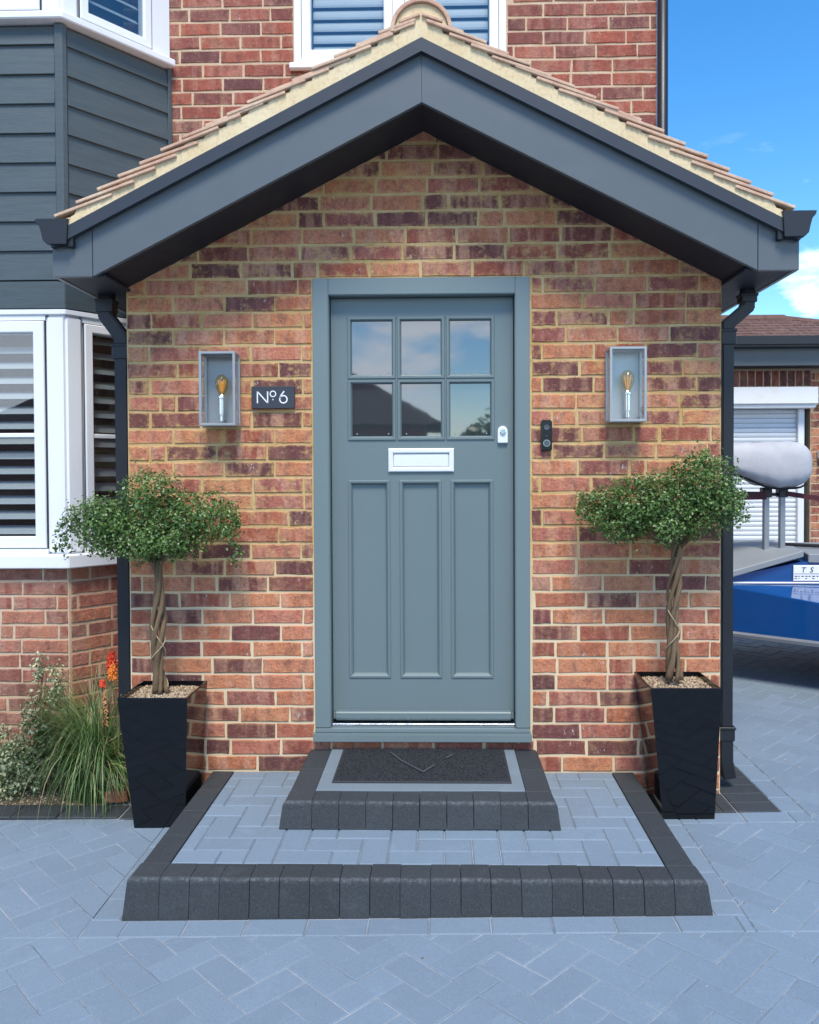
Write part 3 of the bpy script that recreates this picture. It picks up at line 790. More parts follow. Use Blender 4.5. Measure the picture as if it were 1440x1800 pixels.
def downpipe(path, yc, hw, socks, shoe):
    m = MB(); m.ribbon(path, hw, yc - hw, yc + hw)
    p = m.build('downpipe', 'pipe', porch, bevel=.006, seg=2)
    for x, z, hh in socks:
        q = MB(); q.box(x - hw - .007, x + hw + .007, yc - hw - .007, yc + hw + .007, z, z + hh); q.box(x - hw - .011, x + hw + .011, yc - hw - .011, yc + hw + .011, z + hh - .014, z + hh)
        q.build('pipe_socket', 'pipe', p, bevel=.003)
    return p
downpipe([(-1.535, 2.40), (-1.535, 2.20), (-1.461, 2.10), (-1.461, -.03)], .07, .031, [(-1.535, 2.215, .06), (-1.461, 2.00, .07)], None)
rp = downpipe([(1.395, 2.40), (1.395, 2.215), (1.302, 2.135), (1.302, .26)], .07, .027, [(1.395, 2.235, .04), (1.302, 2.045, .07), (1.302, .245, .065)], None)
MB().ribbon([(1.302, .26), (1.302, .15), (1.318, .07)], .029, .04, .10).build('pipe_shoe', 'pipe', rp, bevel=.005)

# ------------------------------------------------------------------ main house behind the porch
HY = .87
house = thing('house', 'red brick house wall with white upper window rising behind the porch', 'house')
HX1 = 1.195
WX0, WX1, WZ0 = -.797, .371, 3.72
hw = MB()
hw.box(-7, WX0, HY, HY + .25, -.1, 5.3); hw.box(WX1, HX1, HY, HY + .25, -.1, 5.3); hw.box(WX0, WX1, HY, HY + .25, -.1, WZ0); hw.box(WX0, WX1, HY, HY + .25, 4.95, 5.3)
hw.box(HX1 - .25, HX1, HY + .25, 8, -.1, 5.3); hw.box(-7, HX1 - .25, 7.75, 8, -.1, 5.3); hw.box(-7, -6.75, HY + .25, 7.75, -.1, 5.3)
hw = hw.build('wall', 'mortar_house', house)
HP = .0762
def hspans(z):
    if WZ0 < z < 4.95: return [(-1.75, WX0 - .004), (WX1 + .004, HX1)]
    return [(-1.75, HX1)]
def hseen(u, z):
    if z > 4.16: return False
    verge = 1.463 + (3.36 - TH * abs(u * .81 - AX) - 1.463) * 4.57 / 3.37
    return z > verge - .12 and u > -1.56
brickwork(hw, 0, HY, 0, hspans, 2.905, 31, HP, .226, 'brick_house', hseen, 31, 300, .0115, headers=.05)
brickwork(hw, HX1, HY, pi / 2, lambda z: [(.02, 6.5)], 0, 69, HP, .226, 'brick_house', lambda u, z: False, 32, 0, .0115)
# house roof, out of frame above
m = MB(); m.prism([(-7.4, 5.28), (1.55, 5.28), (1.55, 5.36), (-7.4, 5.36)], HY - .35, 8.35); ey = m.build('eaves', 'barge_cap', house)
m = MB(); m.add([(-7.45, HY - .4, 5.37), (1.6, HY - .4, 5.37), (1.6, 8.4, 5.37), (-7.45, 8.4, 5.37), (-3.7, 4.4, 7.6), (-2.1, 4.4, 7.6)], [(0, 1, 5, 4), (1, 2, 5), (2, 3, 4, 5), (3, 0, 4), (0, 3, 2, 1)])
m.build('roof', 'tile_brown', house)
MB().tube([(HX1 + .026, HY - .02, 5.3), (HX1 + .026, HY - .02, -.05)], .029, 14).build('downpipe', 'pipe', house, smooth=True)

def sash(parent, ox, oy, ang, u0, u1, z0, z1, bar=None, slat_pitch=.0765, slats=True, tilt=.5, fw=.05, ydep=0.0, slat_z=(0, 9)):
    """One white casement: frame, pane, cross bar, shutter slats and a dark room behind, in the face frame of a wall."""
    loc = (ox, oy, 0)
    f = MB(); f.ringrect(u0, u1, z0, z1, [(0, ydep + .05), (0, ydep - .006), (.004, ydep - .010), (fw - .006, ydep - .010), (fw, ydep - .002), (fw, ydep + .05)])
    f = f.build('sash', 'white', parent, loc, ang, fix=False)
    k = MB(); k.ringrect(u0, u1, z0, z1, [(-.0045, ydep + .002), (-.0045, ydep - .0), (0, ydep - .0), (0, ydep + .002)]); k.build('gasket', 'rubber', f, fix=False)
    g = MB().box(u0 + fw - .003, u1 - fw + .003, ydep + .008, ydep + .012, z0 + fw - .003, z1 - fw + .003).build('pane', 'glass', f)
    if bar:
        MB().box(u0 + fw - .002, u1 - fw + .002, ydep - .004, ydep + .007, bar - .011, bar + .011).build('glazing_bar', 'white', f, bevel=.003)
    if slats:
        z = z0 + fw + .03; me = None
        m = MB(); c, s_ = cos(tilt), sin(tilt); hwid = slat_pitch * .44
        e = [(-hwid, 0), (-hwid * .6, .004), (0, .0055), (hwid * .6, .004), (hwid, 0), (hwid * .6, -.004), (0, -.0055), (-hwid * .6, -.004)]
        prof = [(a * s_ + q * c, a * c - q * s_) for a, q in e]       # (y, z)
        n = len(prof); xa, xb = u0 + fw + .004, u1 - fw - .004
        m.add([(xa, y, q) for y, q in prof] + [(xb, y, q) for y, q in prof], [tuple(range(n)), tuple(range(2 * n - 1, n - 1, -1))] + [(i, (i + 1) % n, (i + 1) % n + n, i + n) for i in range(n)])
        me = m.mesh('shutter_slat', 'slat')
        while z < z1 - fw - .02:
            if slat_z[0] < z < slat_z[1]: link('shutter_slat', me, f, (0, ydep + .075, z))
            z += slat_pitch
    return f

# upper window of the house
uw = MB(); uw.ringrect(WX0, WX1, WZ0, 4.95, [(0, HY + .1), (0, HY - .012), (.004, HY - .016), (.036, HY - .016), (.04, HY - .012), (.04, HY + .1)])
uw.box(-.250, -.188, HY - .014, HY + .1, WZ0 + .04, 4.91)
uwin = uw.build('window', 'white', house, fix=False)
def add_sash_flat(parent, *a, **k):
    return sash(parent, *a, **k)
s1 = sash(house, 0, HY, 0, WX0 + .042, -.252, WZ0 + .042, 4.905, None, .0665, True, .25, .05, .0)
s2 = sash(house, 0, HY, 0, -.186, WX1 - .042, WZ0 + .042, 4.905, None, .0665, True, .25, .05, .0)
MB().prism([(WX0 - .02, WZ0 - .03), (WX1 + .02, WZ0 - .03), (WX1 + .02, WZ0 + .002), (WX0 - .02, WZ0 + .002)], HY - .055, HY - .018).build('window_sill', 'white', house, bevel=.004)
MB().box(WX0 + .01, WX1 - .01, HY + .16, HY + .2, WZ0 - .02, 4.97).build('dark_room_sheet', 'dark_room', house)  # dark-coloured sheet stands in for the unlit room behind the slats

# ------------------------------------------------------------------ two-storey bay at the left
bay = thing('bay_window', 'two storey bay with white windows, slate cladding and red brick base left of the porch', 'bay window')
BX, BY = -1.876, .39; BXE, BYE = -1.49, .868
BAN = atan2(BYE - BY, BXE - BX); BL = sqrt((BXE - BX) ** 2 + (BYE - BY) ** 2)
BLF = -3.75; FL = BX - BLF
faceF = (BLF, BY, 0.0); faceS = (BX, BY, BAN)
def plan(off, z0, z1, mat, name, wd=.1, bevel=0, parent=None):
    """A band that follows the bay's plan, its outer face off in front of the wall line."""
    t = math.tan(BAN / 2) * off
    o = [(BLF, BY - off), (BX + t, BY - off), (BXE + off * sin(BAN) + 0, BYE - off * cos(BAN))]
    i = [(BLF, BY - off + wd), (BX + t - math.tan(BAN / 2) * wd, BY - off + wd), (BXE + off * sin(BAN) - wd * sin(BAN), BYE - off * cos(BAN) + wd * cos(BAN))]
    n = 6; pts = o + i[::-1]
    m = MB(); m.add([(x, y, z0) for x, y in pts] + [(x, y, z1) for x, y in pts],
                    [(0, 5, 4, 1), (1, 4, 3, 2), (6, 7, 10, 11), (7, 8, 9, 10)] + [(k, (k + 1) % 6, (k + 1) % 6 + 6, k + 6) for k in range(6)])
    return m.build(name, mat, parent or bay, bevel=bevel)
bw = plan(0, -.1, 1.0, 'mortar_house', 'wall', .1)
brickwork(bw, *faceF, lambda z: [(FL - 1.6, FL - .002)], -.02, 14, .0735, .228, 'brick_bay', lambda u, z: z > .08 and u > FL - .36, 41, 300, .0115)
brickwork(bw, *faceS, lambda z: [(.004, BL)], -.02, 14, .0735, .228, 'brick_bay', lambda u, z: z > .06, 42, 300, .0115)
plan(.02, -.12, .07, 'barge', 'plinth', .02)
plan(.055, 1.003, 1.072, 'white', 'window_sill', .18, .006)
plan(.012, 2.272, 2.300, 'white', 'head_trim', .1, .004)
def post(z0, z1, name, w1=.098, w2=.088):
    # the splayed corner post between the two faces
    d = Vector((cos(BAN), sin(BAN))); nrm = Vector((sin(BAN), -cos(BAN))); of = .006
    t = math.tan(BAN / 2) * of
    pts = [(BX - w1, BY - of), (BX + t, BY - of), (BX + d.x * w2 + nrm.x * of, BY + d.y * w2 + nrm.y * of), (BX + d.x * w2 - nrm.x * .07, BY + d.y * w2 - nrm.y * .07), (BX - w1, BY + .07)]
    m = MB(); m.add([(x, y, z0) for x, y in pts] + [(x, y, z1) for x, y in pts], [(4, 3, 2, 1, 0), (5, 6, 7, 8, 9)] + [(k, (k + 1) % 5, (k + 1) % 5 + 5, k + 5) for k in range(5)])
    return m.build(name, 'white', bay, bevel=.012, seg=2)
for z0, z1 in ((1.073, 2.271), (3.752, 5.0)):
    lo = z0 < 2
    post(z0, z1, 'corner_post')
    bar = 1.671 if lo else 4.4
    for a, b_ in ((FL - .86, FL - .105), (FL - 1.63, FL - .9)):
        sash(bay, *faceF, a, b_, z0 + .03, z1 - .03, bar, fw=.058, tilt=.9)
    sash(bay, *faceS, .098, .50, z0 + .03, z1 - .03, bar, fw=.045, tilt=.9)
    MB().box(.505, BL - .004, -.006, .06, z0, z1).build('frame_post', 'white', bay, (BX, BY, 0), BAN)
    for za, zb in ((z0, z0 + .026), (z1 - .026, z1)):
        MB().box(0, FL - .1, -.004, .06, za, zb).build('frame_rail', 'white', bay, (BLF, BY, 0), 0)
        MB().box(.09, .505, -.004, .06, za, zb).build('frame_rail', 'white', bay, (BX, BY, 0), BAN)
    MB().box(FL - .9, FL - .862, -.006, .06, z0 + .026, z1 - .026).build('mullion', 'white', bay, (BLF, BY, 0), 0)
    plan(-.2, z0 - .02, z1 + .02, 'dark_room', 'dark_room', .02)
# cladding
plan(-.012, 2.30, 3.71, 'barge_cap', 'cladding_back', .06)
plan(.014, 2.302, 2.438, 'clad', 'base_board', .024, .003)
CP = .1454
def board_mesh(l, h):
    m = MB(); m.add([(0, -.017, 0), (l, -.017, 0), (l, -.004, h), (0, -.004, h), (0, .006, 0), (l, .006, 0), (l, .006, h), (0, .006, h)],
                    [(0, 1, 2, 3), (0, 4, 5, 1), (3, 2, 6, 7), (0, 3, 7, 4), (1, 5, 6, 2)])
    return m.mesh('cladding_board', 'clad', bevel=.002)
bf, bs_ = board_mesh(FL - .03, CP + .012), board_mesh(BL - .045, CP + .012)
bft, bst = board_mesh(FL - .03, .094), board_mesh(BL - .045, .094)
for k in range(9):
    z = 2.443 + k * CP
    link('cladding_board', bft if k == 8 else bf, bay, (BLF, BY + RNG.uniform(-.0006, .0006), z), 0)
    link('cladding_board', bst if k == 8 else bs_, bay, (BX + .022 * cos(BAN), BY + .022 * sin(BAN), z), BAN)
m = MB(); d = Vector((cos(BAN), sin(BAN))); nn = Vector((sin(BAN), -cos(BAN))); of = .02; t = math.tan(BAN / 2) * of
pts = [(BX - .028, BY - of), (BX + t, BY - of), (BX + d.x * .018 + nn.x * of, BY + d.y * .018 + nn.y * of), (BX + d.x * .018 - nn.x * .01, BY + d.y * .018 - nn.y * .01), (BX - .028, BY + .01)]
m.add([(x, y, 2.44) for x, y in pts] + [(x, y, 3.708) for x, y in pts], [(4, 3, 2, 1, 0), (5, 6, 7, 8, 9)] + [(k, (k + 1) % 5, (k + 1) % 5 + 5, k + 5) for k in range(5)])
m.build('corner_trim', 'clad', bay, bevel=.003)
MB().box(BL - .024, BL - .002, -.02, .01, 2.44, 3.708).build('edge_trim', 'clad', bay, (BX, BY, 0), BAN, bevel=.002)
plan(.06, 3.712, 3.75, 'white', 'upper_sill', .2, .006)
plan(.05, 5.0, 5.2, 'white', 'head_trim', .3)

# ------------------------------------------------------------------ lanterns, sign, bell
def lantern(x, z, label):
    t = thing('wall_lantern', label, 'wall light', (x, 0, z), 'zinc box lanterns either side of the door')
    W, H, D, F = .080, .326, .112, .011
    m = MB(); m.ringrect(-W, W, 0, H, [(0, -D + .014), (0, -D), (F, -D), (F, -D + .014)], True)
    m.ringrect(-W, W, 0, H, [(0, -.012), (0, -.026), (F, -.026), (F, -.012)], True)
    for sx in (-W, W - F):
        for sz in (0, H - F): m.box(sx, sx + F, -D + .0145, -.0265, sz, sz + F)
    m.build('frame', 'zinc', t, bevel=.0015)
    MB().box(-W + F + .0005, W - F - .0005, -D + .015, -.027, H - .004, H - .001).build('top_plate', 'zinc', t)
    MB().box(-W + F + .0005, W - F - .0005, -D + .015, -.027, .001, .004).build('base_plate', 'zinc', t)
    MB().box(-W + .002, W - .002, -.0115, .004, .002, H - .002).build('back_plate', 'zinc', t, bevel=.001)
    MB().box(-W + F - .001, W - F + .001, -D + .005, -D + .008, F - .001, H - F + .001).build('glass_pane', 'clear', t)
    for sx in (-W + .004, W - .006): MB().box(sx, sx + .002, -D + .015, -.027, F, H - F).build('glass_pane', 'clear', t)
    hy = -.058
    h = MB(); h.lathe([(.003, .0045), (.009, .005), (.009, .03), (.0125, .034), (.0125, .104), (.0155, .106), (.0155, .116), (.012, .122)], (.008, hy, .018), 16)
    h = h.build('lamp_holder', 'steel', t, smooth=False, bevel=0)
    MB().box(.0, .016, hy, -.012, .026, .034).build('arm', 'zinc', t)
    bl = MB(); bl.lathe([(.012, .0), (.015, .006), (.022, .018), (.0275, .034), (.0295, .05), (.0275, .067), (.021, .080), (.011, .088), (.002, .0905)], (.008, hy, .140), 20)
    bl = bl.build('bulb', 'bulb', t, smooth=True)
    f_ = MB()
    for k in range(6):
        a = k * pi / 3 + .2; f_.tube([(.008 + .006 * cos(a), hy + .006 * sin(a), .155), (.008 + .017 * cos(a), hy + .017 * sin(a), .208)], .0022, 5)
    f_.tube([(.008, hy, .13), (.008, hy, .2)], .004, 6); f_.build('filament', 'filament', bl)
    return t
lantern(-.978, 1.683, 'zinc box lantern with amber bulb left of the door beside the number plate')
lantern(.818, 1.690, 'zinc box lantern with amber bulb right of the door above the taller tree')

sg = thing('house_number_sign', 'small dark slate plaque reading No 6 between the lantern and the door', 'house sign', (-.75, 0, 1.764))
MB().box(-.097, .097, -.022, -.006, 0, .1).build('plaque', 'slate', sg, bevel=.002)
for x in (-.06, .06): MB().lathe([(.006, .006), (.006, -.007)], (x, 0, .05), 10, 'y').build('spacer', 'steel', sg)
def stroke(pts, hw_, y0=-.0235, y1=-.0215, closed=False):
    m = MB(); n = len(pts); P = [Vector(p) for p in pts]; A, B = [], []
    for i in range(n):
        a = P[i - 1] if (i or closed) else P[i]; c = P[(i + 1) % n] if (i < n - 1 or closed) else P[i]
        d = (c - a).normalized(); q = Vector((-d.y, d.x)) * hw_; A.append(P[i] + q); B.append(P[i] - q)
    vs = [(q.x, y, q.y) for y in (y0, y1) for q in A + B]
    fs = []
    for i in range(n if closed else n - 1):
        j = (i + 1) % n
        fs += [(i, j, n + j, n + i), (i, 2 * n + i, 2 * n + j, j), (n + i, n + j, 3 * n + j, 3 * n + i)]
    return m.add(vs, fs)
lw = .0027
m = stroke([(-.0695, .024), (-.0695, .077)], lw); m2 = stroke([(-.0695, .0765), (-.0235, .0245)], lw); m3 = stroke([(-.0235, .024), (-.0235, .077)], lw)
for q in (m2, m3): m.add(q.v, q.f)
m.build('letter', 'sign_white', sg)
circ = lambda cx, cz, rr, n=28: [(cx + rr * cos(2 * pi * k / n), cz + rr * sin(2 * pi * k / n)) for k in range(n)]
m = stroke(circ(.0005, .0655, .0125), .0022, closed=True); q = MB(); q.box(-.002, .003, -.0235, -.0215, .0375, .0425); m.add(q.v, q.f); m.build('letter', 'sign_white', sg)
m = stroke(circ(.0475, .041, .0165), lw, closed=True); q = stroke([(.0322, .0475), (.0345, .055), (.0375, .060), (.0515, .0775)], lw); m.add(q.v, q.f); m.build('numeral', 'sign_white', sg)

bl = thing('doorbell', 'slim black video doorbell on the brick right of the door frame', 'doorbell', (.475, 0, 1.567))
MB().box(-.025, .025, -.026, .002, 0, .139).build('casing', 'bell', bl, bevel=.006, seg=3)
MB().lathe([(.0125, -.0255), (.0125, -.0285), (.009, -.0295), (.0085, -.0275), (.003, -.0272)], (0, 0, .105), 18, 'y').build('lens', 'bell_grey', bl)
MB().lathe([(.003, -.0255), (.003, -.0275)], (0, 0, .068), 10, 'y').build('sensor', 'bell_grey', bl)
m = MB(); m.lathe([(.0155, -.0255), (.0155, -.0285), (.0125, -.0285), (.012, -.026)], (0, 0, .035), 20, 'y'); m.build('button_ring', 'steel', bl)
MB().lathe([(.0115, -.0255), (.0112, -.0275)], (0, 0, .035), 18, 'y').build('button', 'bell_grey', bl)

# ------------------------------------------------------------------ planters and braided trees
def planter(x, y, z, xb, label, rz=0):
    t = thing('square_planter', label, 'planter', (x, y, z), 'tall gloss black planters by the door'); t.rotation_euler.z = rz
    H, T, B_, dx = .56, .1465, .108, xb - x
    m = MB()
    def ringv(h, o): return [(dx * (1 - h / H) + a * o, q * o, h) for a, q in ((-1, -1), (1, -1), (1, 1), (-1, 1))]
    rings = [ringv(0, B_), ringv(H - .003, T), ringv(H, T - .002), ringv(H, T - .008), ringv(H - .05, T - .012)]
    vs = [p for q in rings for p in q]; fs = [(3, 2, 1, 0)]
    for k in range(4): fs += [(k * 4 + j, k * 4 + (j + 1) % 4, k * 4 + 4 + (j + 1) % 4, k * 4 + 4 + j) for j in range(4)]
    m.add(vs, fs); m.build('pot', 'gloss_black', t)
    g = MB(); r = random.Random(int(x * 100))
    s = T - .011
    g.slab([(-s, -s), (s, -s), (s, s), (-s, s)], H - .05, H - .022, 0)
    for i in range(1300):
        px, py = r.uniform(-s, s), r.uniform(-s, s); q = r.uniform(.0035, .0075); a = r.uniform(0, 6); g.cur = r.random()
        g.add([(px + q * cos(a + tt) * r.uniform(.7, 1.2), py + q * sin(a + tt) * r.uniform(.6, 1.1), H - .023) for tt in (0, 1.6, 3.1, 4.7)] + [(px, py, H - .022 + q * r.uniform(.5, 1.1))], [(0, 1, 4), (1, 2, 4), (2, 3, 4), (3, 0, 4)])
    g.build('gravel', 'gravel', t, fix=False, attr=True)['kind'] = 'stuff'
    return t
planter(-1.199, -.19, -.019, -1.187, 'gloss black tapered planter left of the step, beside the flower bed')
planter(1.012, -.162, .017, 1.034, 'gloss black tapered planter right of the step, by the downpipe')

def leaf_cloud(mb, lobes, n, rng, size=(.011, .019), flat=1.0):
    """Small folded leaves scattered through the outer part of several ellipsoids."""
    wts = [a[3] * a[5] * a[4] for a in lobes]; tot = sum(wts)
    for i in range(n):
        u = rng.random() * tot; k = 0
        while u > wts[k]: u -= wts[k]; k += 1
        cx, cy, cz, ax, ay, az = lobes[k]
        while True:
            d = Vector((rng.gauss(0, 1), rng.gauss(0, 1), rng.gauss(0, 1)))
            if d.length > .1: break
        d.normalize(); rr = rng.random() ** .38
        clump = mnoise.noise(Vector((cx * 9 + d.x * 2.3, d.y * 2.3 + k * 3.1, d.z * 2.3)))
        rr *= 1 + .38 * clump
        if rng.random() < .10: rr *= rng.uniform(1.02, 1.22)
        p = Vector((cx + d.x * ax * rr, cy + d.y * ay * rr, cz + d.z * az * rr))
        if mnoise.noise(p * 15.0) < -.22 and rng.random() < .92: continue
        nrm = (d * .8 + Vector((rng.gauss(0, .6), rng.gauss(0, .6), rng.gauss(0, .6) + .35))).normalized()
        t = nrm.orthogonal().normalized(); t = (Matrix.Rotation(rng.uniform(0, 6.28), 3, nrm) @ t); b_ = nrm.cross(t)
        l = rng.uniform(*size); wd = l * rng.uniform(.28, .4)
        mb.cur = min(1, max(0, rng.gauss(.42, .2) + .22 * mnoise.noise(p * 9) + (.25 if rng.random() < .08 else 0)))
        mb.add([p - t * l * .5, p - b_ * wd + nrm * .0025, p + t * l * .5, p + b_ * wd + nrm * .0025], [(0, 1, 2), (0, 2, 3)])

def braided_tree(base, top, lobes, label, n, seed, twine):
    t = thing('braided_tree', label, 'potted tree', base, 'clipped braided trees in the black planters')
    rng = random.Random(seed); H = top[2] - base[2]; off = Vector(top) - Vector(base)
    m = MB()
    for k in range(4):
        path = []; rad = []
        for i in range(25):
            f = i / 24; a = k * pi / 2 + f * 6.6 + .3 * sin(5 * f + k); rr = (.0165 + .05 * max(0, f - .82)) * (1 + .4 * sin(f * 9 + seed)) * (1 - .1 * f) + .006 * (1 - f)
            path.append(Vector((off.x * f + rr * cos(a) + .008 * sin(f * 6 + seed), off.y * f + rr * sin(a), f * H))); rad.append((.0118 if k < 3 else .0088) * (1.15 - .35 * f) * (1 + .2 * rng.uniform(-1, 1)))
        m.tube(path, rad, 7)
    for i, (cx, cy, cz, ax, ay, az) in enumerate(lobes):
        if ax < .12 or abs(cx - top[0]) > .26: continue
        p0 = Vector((off.x, off.y, H - .03)); p1 = Vector((cx - base[0], cy - base[1], cz - base[2]))
        for q in range(3):
            e = p1 + Vector((rng.uniform(-.7, .7) * ax, rng.uniform(-.6, .6) * ay, rng.uniform(-.2, .5) * az)); mid = (p0 + e) / 2 + Vector((rng.uniform(-.02, .02), rng.uniform(-.02, .02), .0))
            m.tube([p0, mid, e], [.008, .005, .002], 5)
    m.build('trunk', 'bark', t, smooth=True, fix=False)
    w_ = MB()
    for q in twine:
        path = [Vector((off.x * f + .031 * cos(a) + .006 * sin(f * 6 + seed), off.y * f + .030 * sin(a), f * H)) for f, a in q]; w_.tube(path, .0022, 5)
    w_.build('twine', 'twine', t)
    c = MB(); lo = [(cx - base[0], cy - base[1], cz - base[2], ax, ay, az) for cx, cy, cz, ax, ay, az in lobes]
    leaf_cloud(c, lo, n, rng)
    c.build('crown', 'leaf', t, fix=False, attr=True)
    return t
tw = [[(i / 30 * .5 + .05, i / 30 * 9) for i in range(31)], [(.12 + i / 20 * .4, 2.5 - i / 20 * 5) for i in range(21)]]
braided_tree((-1.215, -.18, .52), (-1.235, -.17, 1.10), [
    (-1.255, -.17, 1.345, .155, .13, .150), (-1.47, -.18, 1.275, .175, .13, .105), (-1.05, -.17, 1.285, .18, .13, .115), (-1.28, -.2, 1.20, .21, .14, .11),
    (-1.62, -.19, 1.20, .05, .06, .085), (-.915, -.17, 1.235, .06, .07, .11), (-1.14, -.2, 1.18, .15, .11, .085), (-1.45, -.2, 1.18, .10, .09, .07), (-.885, -.17, 1.12, .03, .04, .05)],
    'clipped braided tree with a small centre tuft, left of the door', 16500, 3, tw)
braided_tree((.996, -.16, .575), (1.012, -.15, 1.16), [
    (1.115, -.16, 1.42, .165, .13, .145), (.90, -.16, 1.35, .19, .14, .125), (.68, -.16, 1.31, .115, .11, .105), (1.19, -.17, 1.33, .125, .12, .115), (.98, -.18, 1.26, .20, .13, .10),
    (.78, -.18, 1.25, .13, .11, .085), (1.255, -.16, 1.36, .05, .06, .10), (1.15, -.15, 1.53, .06, .06, .04)],
    'clipped braided tree leaning up to its right, right of the door', 16500, 8, tw[:2])

# ------------------------------------------------------------------ bed plants
def shrub():
    t = thing('variegated_shrub', 'bushy shrub with cream edged leaves at the left of the flower bed', 'shrub', (-1.93, .1, -.03))
    rng = random.Random(5); c = MB(); st = MB()
    lobes = [(.0, .1, .57, .05, .05, .07), (0, .02, .16, .15, .13, .17), (-.14, .0, .12, .16, .13, .14), (.02, .08, .36, .10, .09, .14), (.06, .1, .50, .06, .06, .10), (-.24, .02, .22, .13, .12, .13), (.10, .02, .22, .08, .09, .12), (-.1, -.06, .05, .14, .08, .06)]
    leaf_cloud(c, lobes, 7500, rng, (.013, .025))
    for v in range(len(c.r)): c.r[v] = rng.random()
    c.build('foliage', 'varieg', t, fix=False, attr=True)
    for a in lobes:
        for q in range(3):
            e = Vector((a[0] + rng.uniform(-.5, .5) * a[3], a[1], a[2] + rng.uniform(0, .7) * a[5])); st.tube([(rng.uniform(-.05, .05), .02, 0), e * .5 + Vector((0, 0, .03)), e], [.006, .004, .002], 5)
    st.build('stem', 'bark', t)
shrub()
def poker():
    t = thing('red_hot_poker', 'arching grassy plant with orange and red flower spikes next to the left planter', 'plant', (-1.585, .04, -.03))
    rng = random.Random(12); m = MB(); dry = MB()
    for i in range(1700):
        az = rng.uniform(0, 2 * pi); L_ = rng.uniform(.48, .95); lean = rng.uniform(.06, .95); w_ = rng.uniform(.0032, .0062)
        bx, by = rng.gauss(0, .045), rng.gauss(0, .035); dx_, dy_ = cos(az), sin(az) * .55
        if dx_ > .25: L_ *= .66
        mb = m if rng.random() > .07 else dry
        mb.cur = rng.random(); pts = []
        th = pi / 2 - lean * .35; x = y = 0.0; z = 0.0; dr = rng.uniform(2.0, 3.1) * (.55 + .6 * lean)
        n = 9
        for k in range(n + 1):
            pts.append(Vector((bx + dx_ * x, by + dy_ * x, max(.006, z)))); x += cos(th) * L_ / n; z += sin(th) * L_ / n; th -= dr / n
        sd_ = Vector((-dy_, dx_, 0)).normalized()
        vs = []
        for k, p in enumerate(pts):
            q = w_ * (1 - (k / n) ** 2 * .9) * .5; vs += [p - sd_ * q, p + sd_ * q + Vector((0, 0, q * .6))]
        mb.add(vs, [(2 * k, 2 * k + 1, 2 * k + 3, 2 * k + 2) for k in range(n)])
    m.build('leaf_clump', 'blade', t, fix=False, attr=True); dry.build('dry_leaf_clump', 'straw', t, fix=False, attr=True)
    def spike(x, y, z0, z1, mt, rad, hh, droop=.6):
        s = MB(); s.tube([(0, 0, .02), (x * .6, y * .6, z0 * .6), (x, y, z1 - .01)], [.005, .0045, .004], 6); s = s.build('flower_stem', 'stalk', t)
        f = MB(); nrow = 12
        for i in range(nrow):
            f_ = i / (nrow - 1); rr = rad * (1 - .45 * f_ ** 3) * rng.uniform(.8, 1.15)
            for k in range(9):
                a = k * 2 * pi / 9 + i * .35 + rng.uniform(-.25, .25); p = Vector((x + .25 * rr * cos(a), y + .25 * rr * sin(a), z0 + hh * f_)); e = p + Vector((rr * cos(a), rr * sin(a), -rad * droop * (1 - f_ * .8) + rng.uniform(-.008, .008))) + Vector((rng.gauss(0, .002), rng.gauss(0, .002), 0))
                f.tube([p, (p + e) / 2 + Vector((0, 0, .003)), e], [.0035, .0042, .0026], 5)
        f.build('flower_spike', mt, s)
    spike(.055, .03, .61, .68, 'poker_red', .018, .06); spike(.07, .0, .565, .62, 'poker_orange', .017, .055)
    spike(.03, -.02, .53, .57, 'poker_red', .009, .022); spike(.045, -.03, .36, .5, 'poker_dry', .010, .14, 1.0)
poker()

# ------------------------------------------------------------------ garage beyond, with roller door
GY = 4.2
gar = thing('garage', 'brick garage with white roller door and brown tiled false pitched roof behind the trailer', 'garage')
gw = MB(); gw.box(3.523, 4.35, GY, GY + .22, -.1, 2.46); gw.box(.75, 1.2, GY, GY + .22, -.1, 2.46); gw.box(1.2, 3.523, GY, GY + .22, 2.08, 2.46)
gw.box(.75, .97, GY + .22, GY + 5, -.1, 2.46); gw.box(4.13, 4.35, GY + .22, GY + 5, -.1, 2.46); gw.box(.97, 4.13, GY + 4.8, GY + 5, -.1, 2.46)
gw = gw.build('wall', 'mortar_house', gar)
def gspan(z): return [(.75, 1.2), (3.5235, 4.35)]
brickwork(gw, 0, GY, 0, gspan, .02, 32, .075, .225, 'brick_porch', lambda u, z: u > 3.5 and z > .9 and u < 3.9, 51, 120, .011)
me = None
for k in range(31):
    x = 1.2 + k * .0752
    o = link('brick', brick_mesh(.145, .064, 'brick_house'), gw, (x + .037, GY, 2.365)); o.rotation_euler.y = pi / 2
MB().box(.70, 4.4, GY - .26, GY - .235, 2.456, 2.65).build('fascia', 'barge', gar)
MB().box(.70, 4.4, GY - .233, GY, 2.458, 2.47).build('soffit', 'barge_cap', gar)
m = MB(); m.prism([(.68, 2.615), (4.42, 2.615), (4.42, 2.715), (.68, 2.715)], GY - .37, GY - .262); m.build('gutter', 'pipe', gar, bevel=.02, seg=2)
rf = MB(); ry, rx, rz = GY + .36, 3.42, 2.985
rf.add([(.66, GY - .3, 2.70), (4.42, GY - .3, 2.70), (rx, ry, rz), (.66, ry, rz), (4.42, GY + 4.9, 2.70), (.66, GY + 4.9, 2.7), (rx, GY + 4.3, rz), (.66, GY + 4.3, rz)],
       [(0, 1, 2, 3), (1, 4, 6, 2), (3, 2, 6, 7), (7, 6, 4, 5), (0, 5, 4, 1)])
rf = rf.build('roof', 'tile_brown', gar)
tl = MB(); r = random.Random(4)
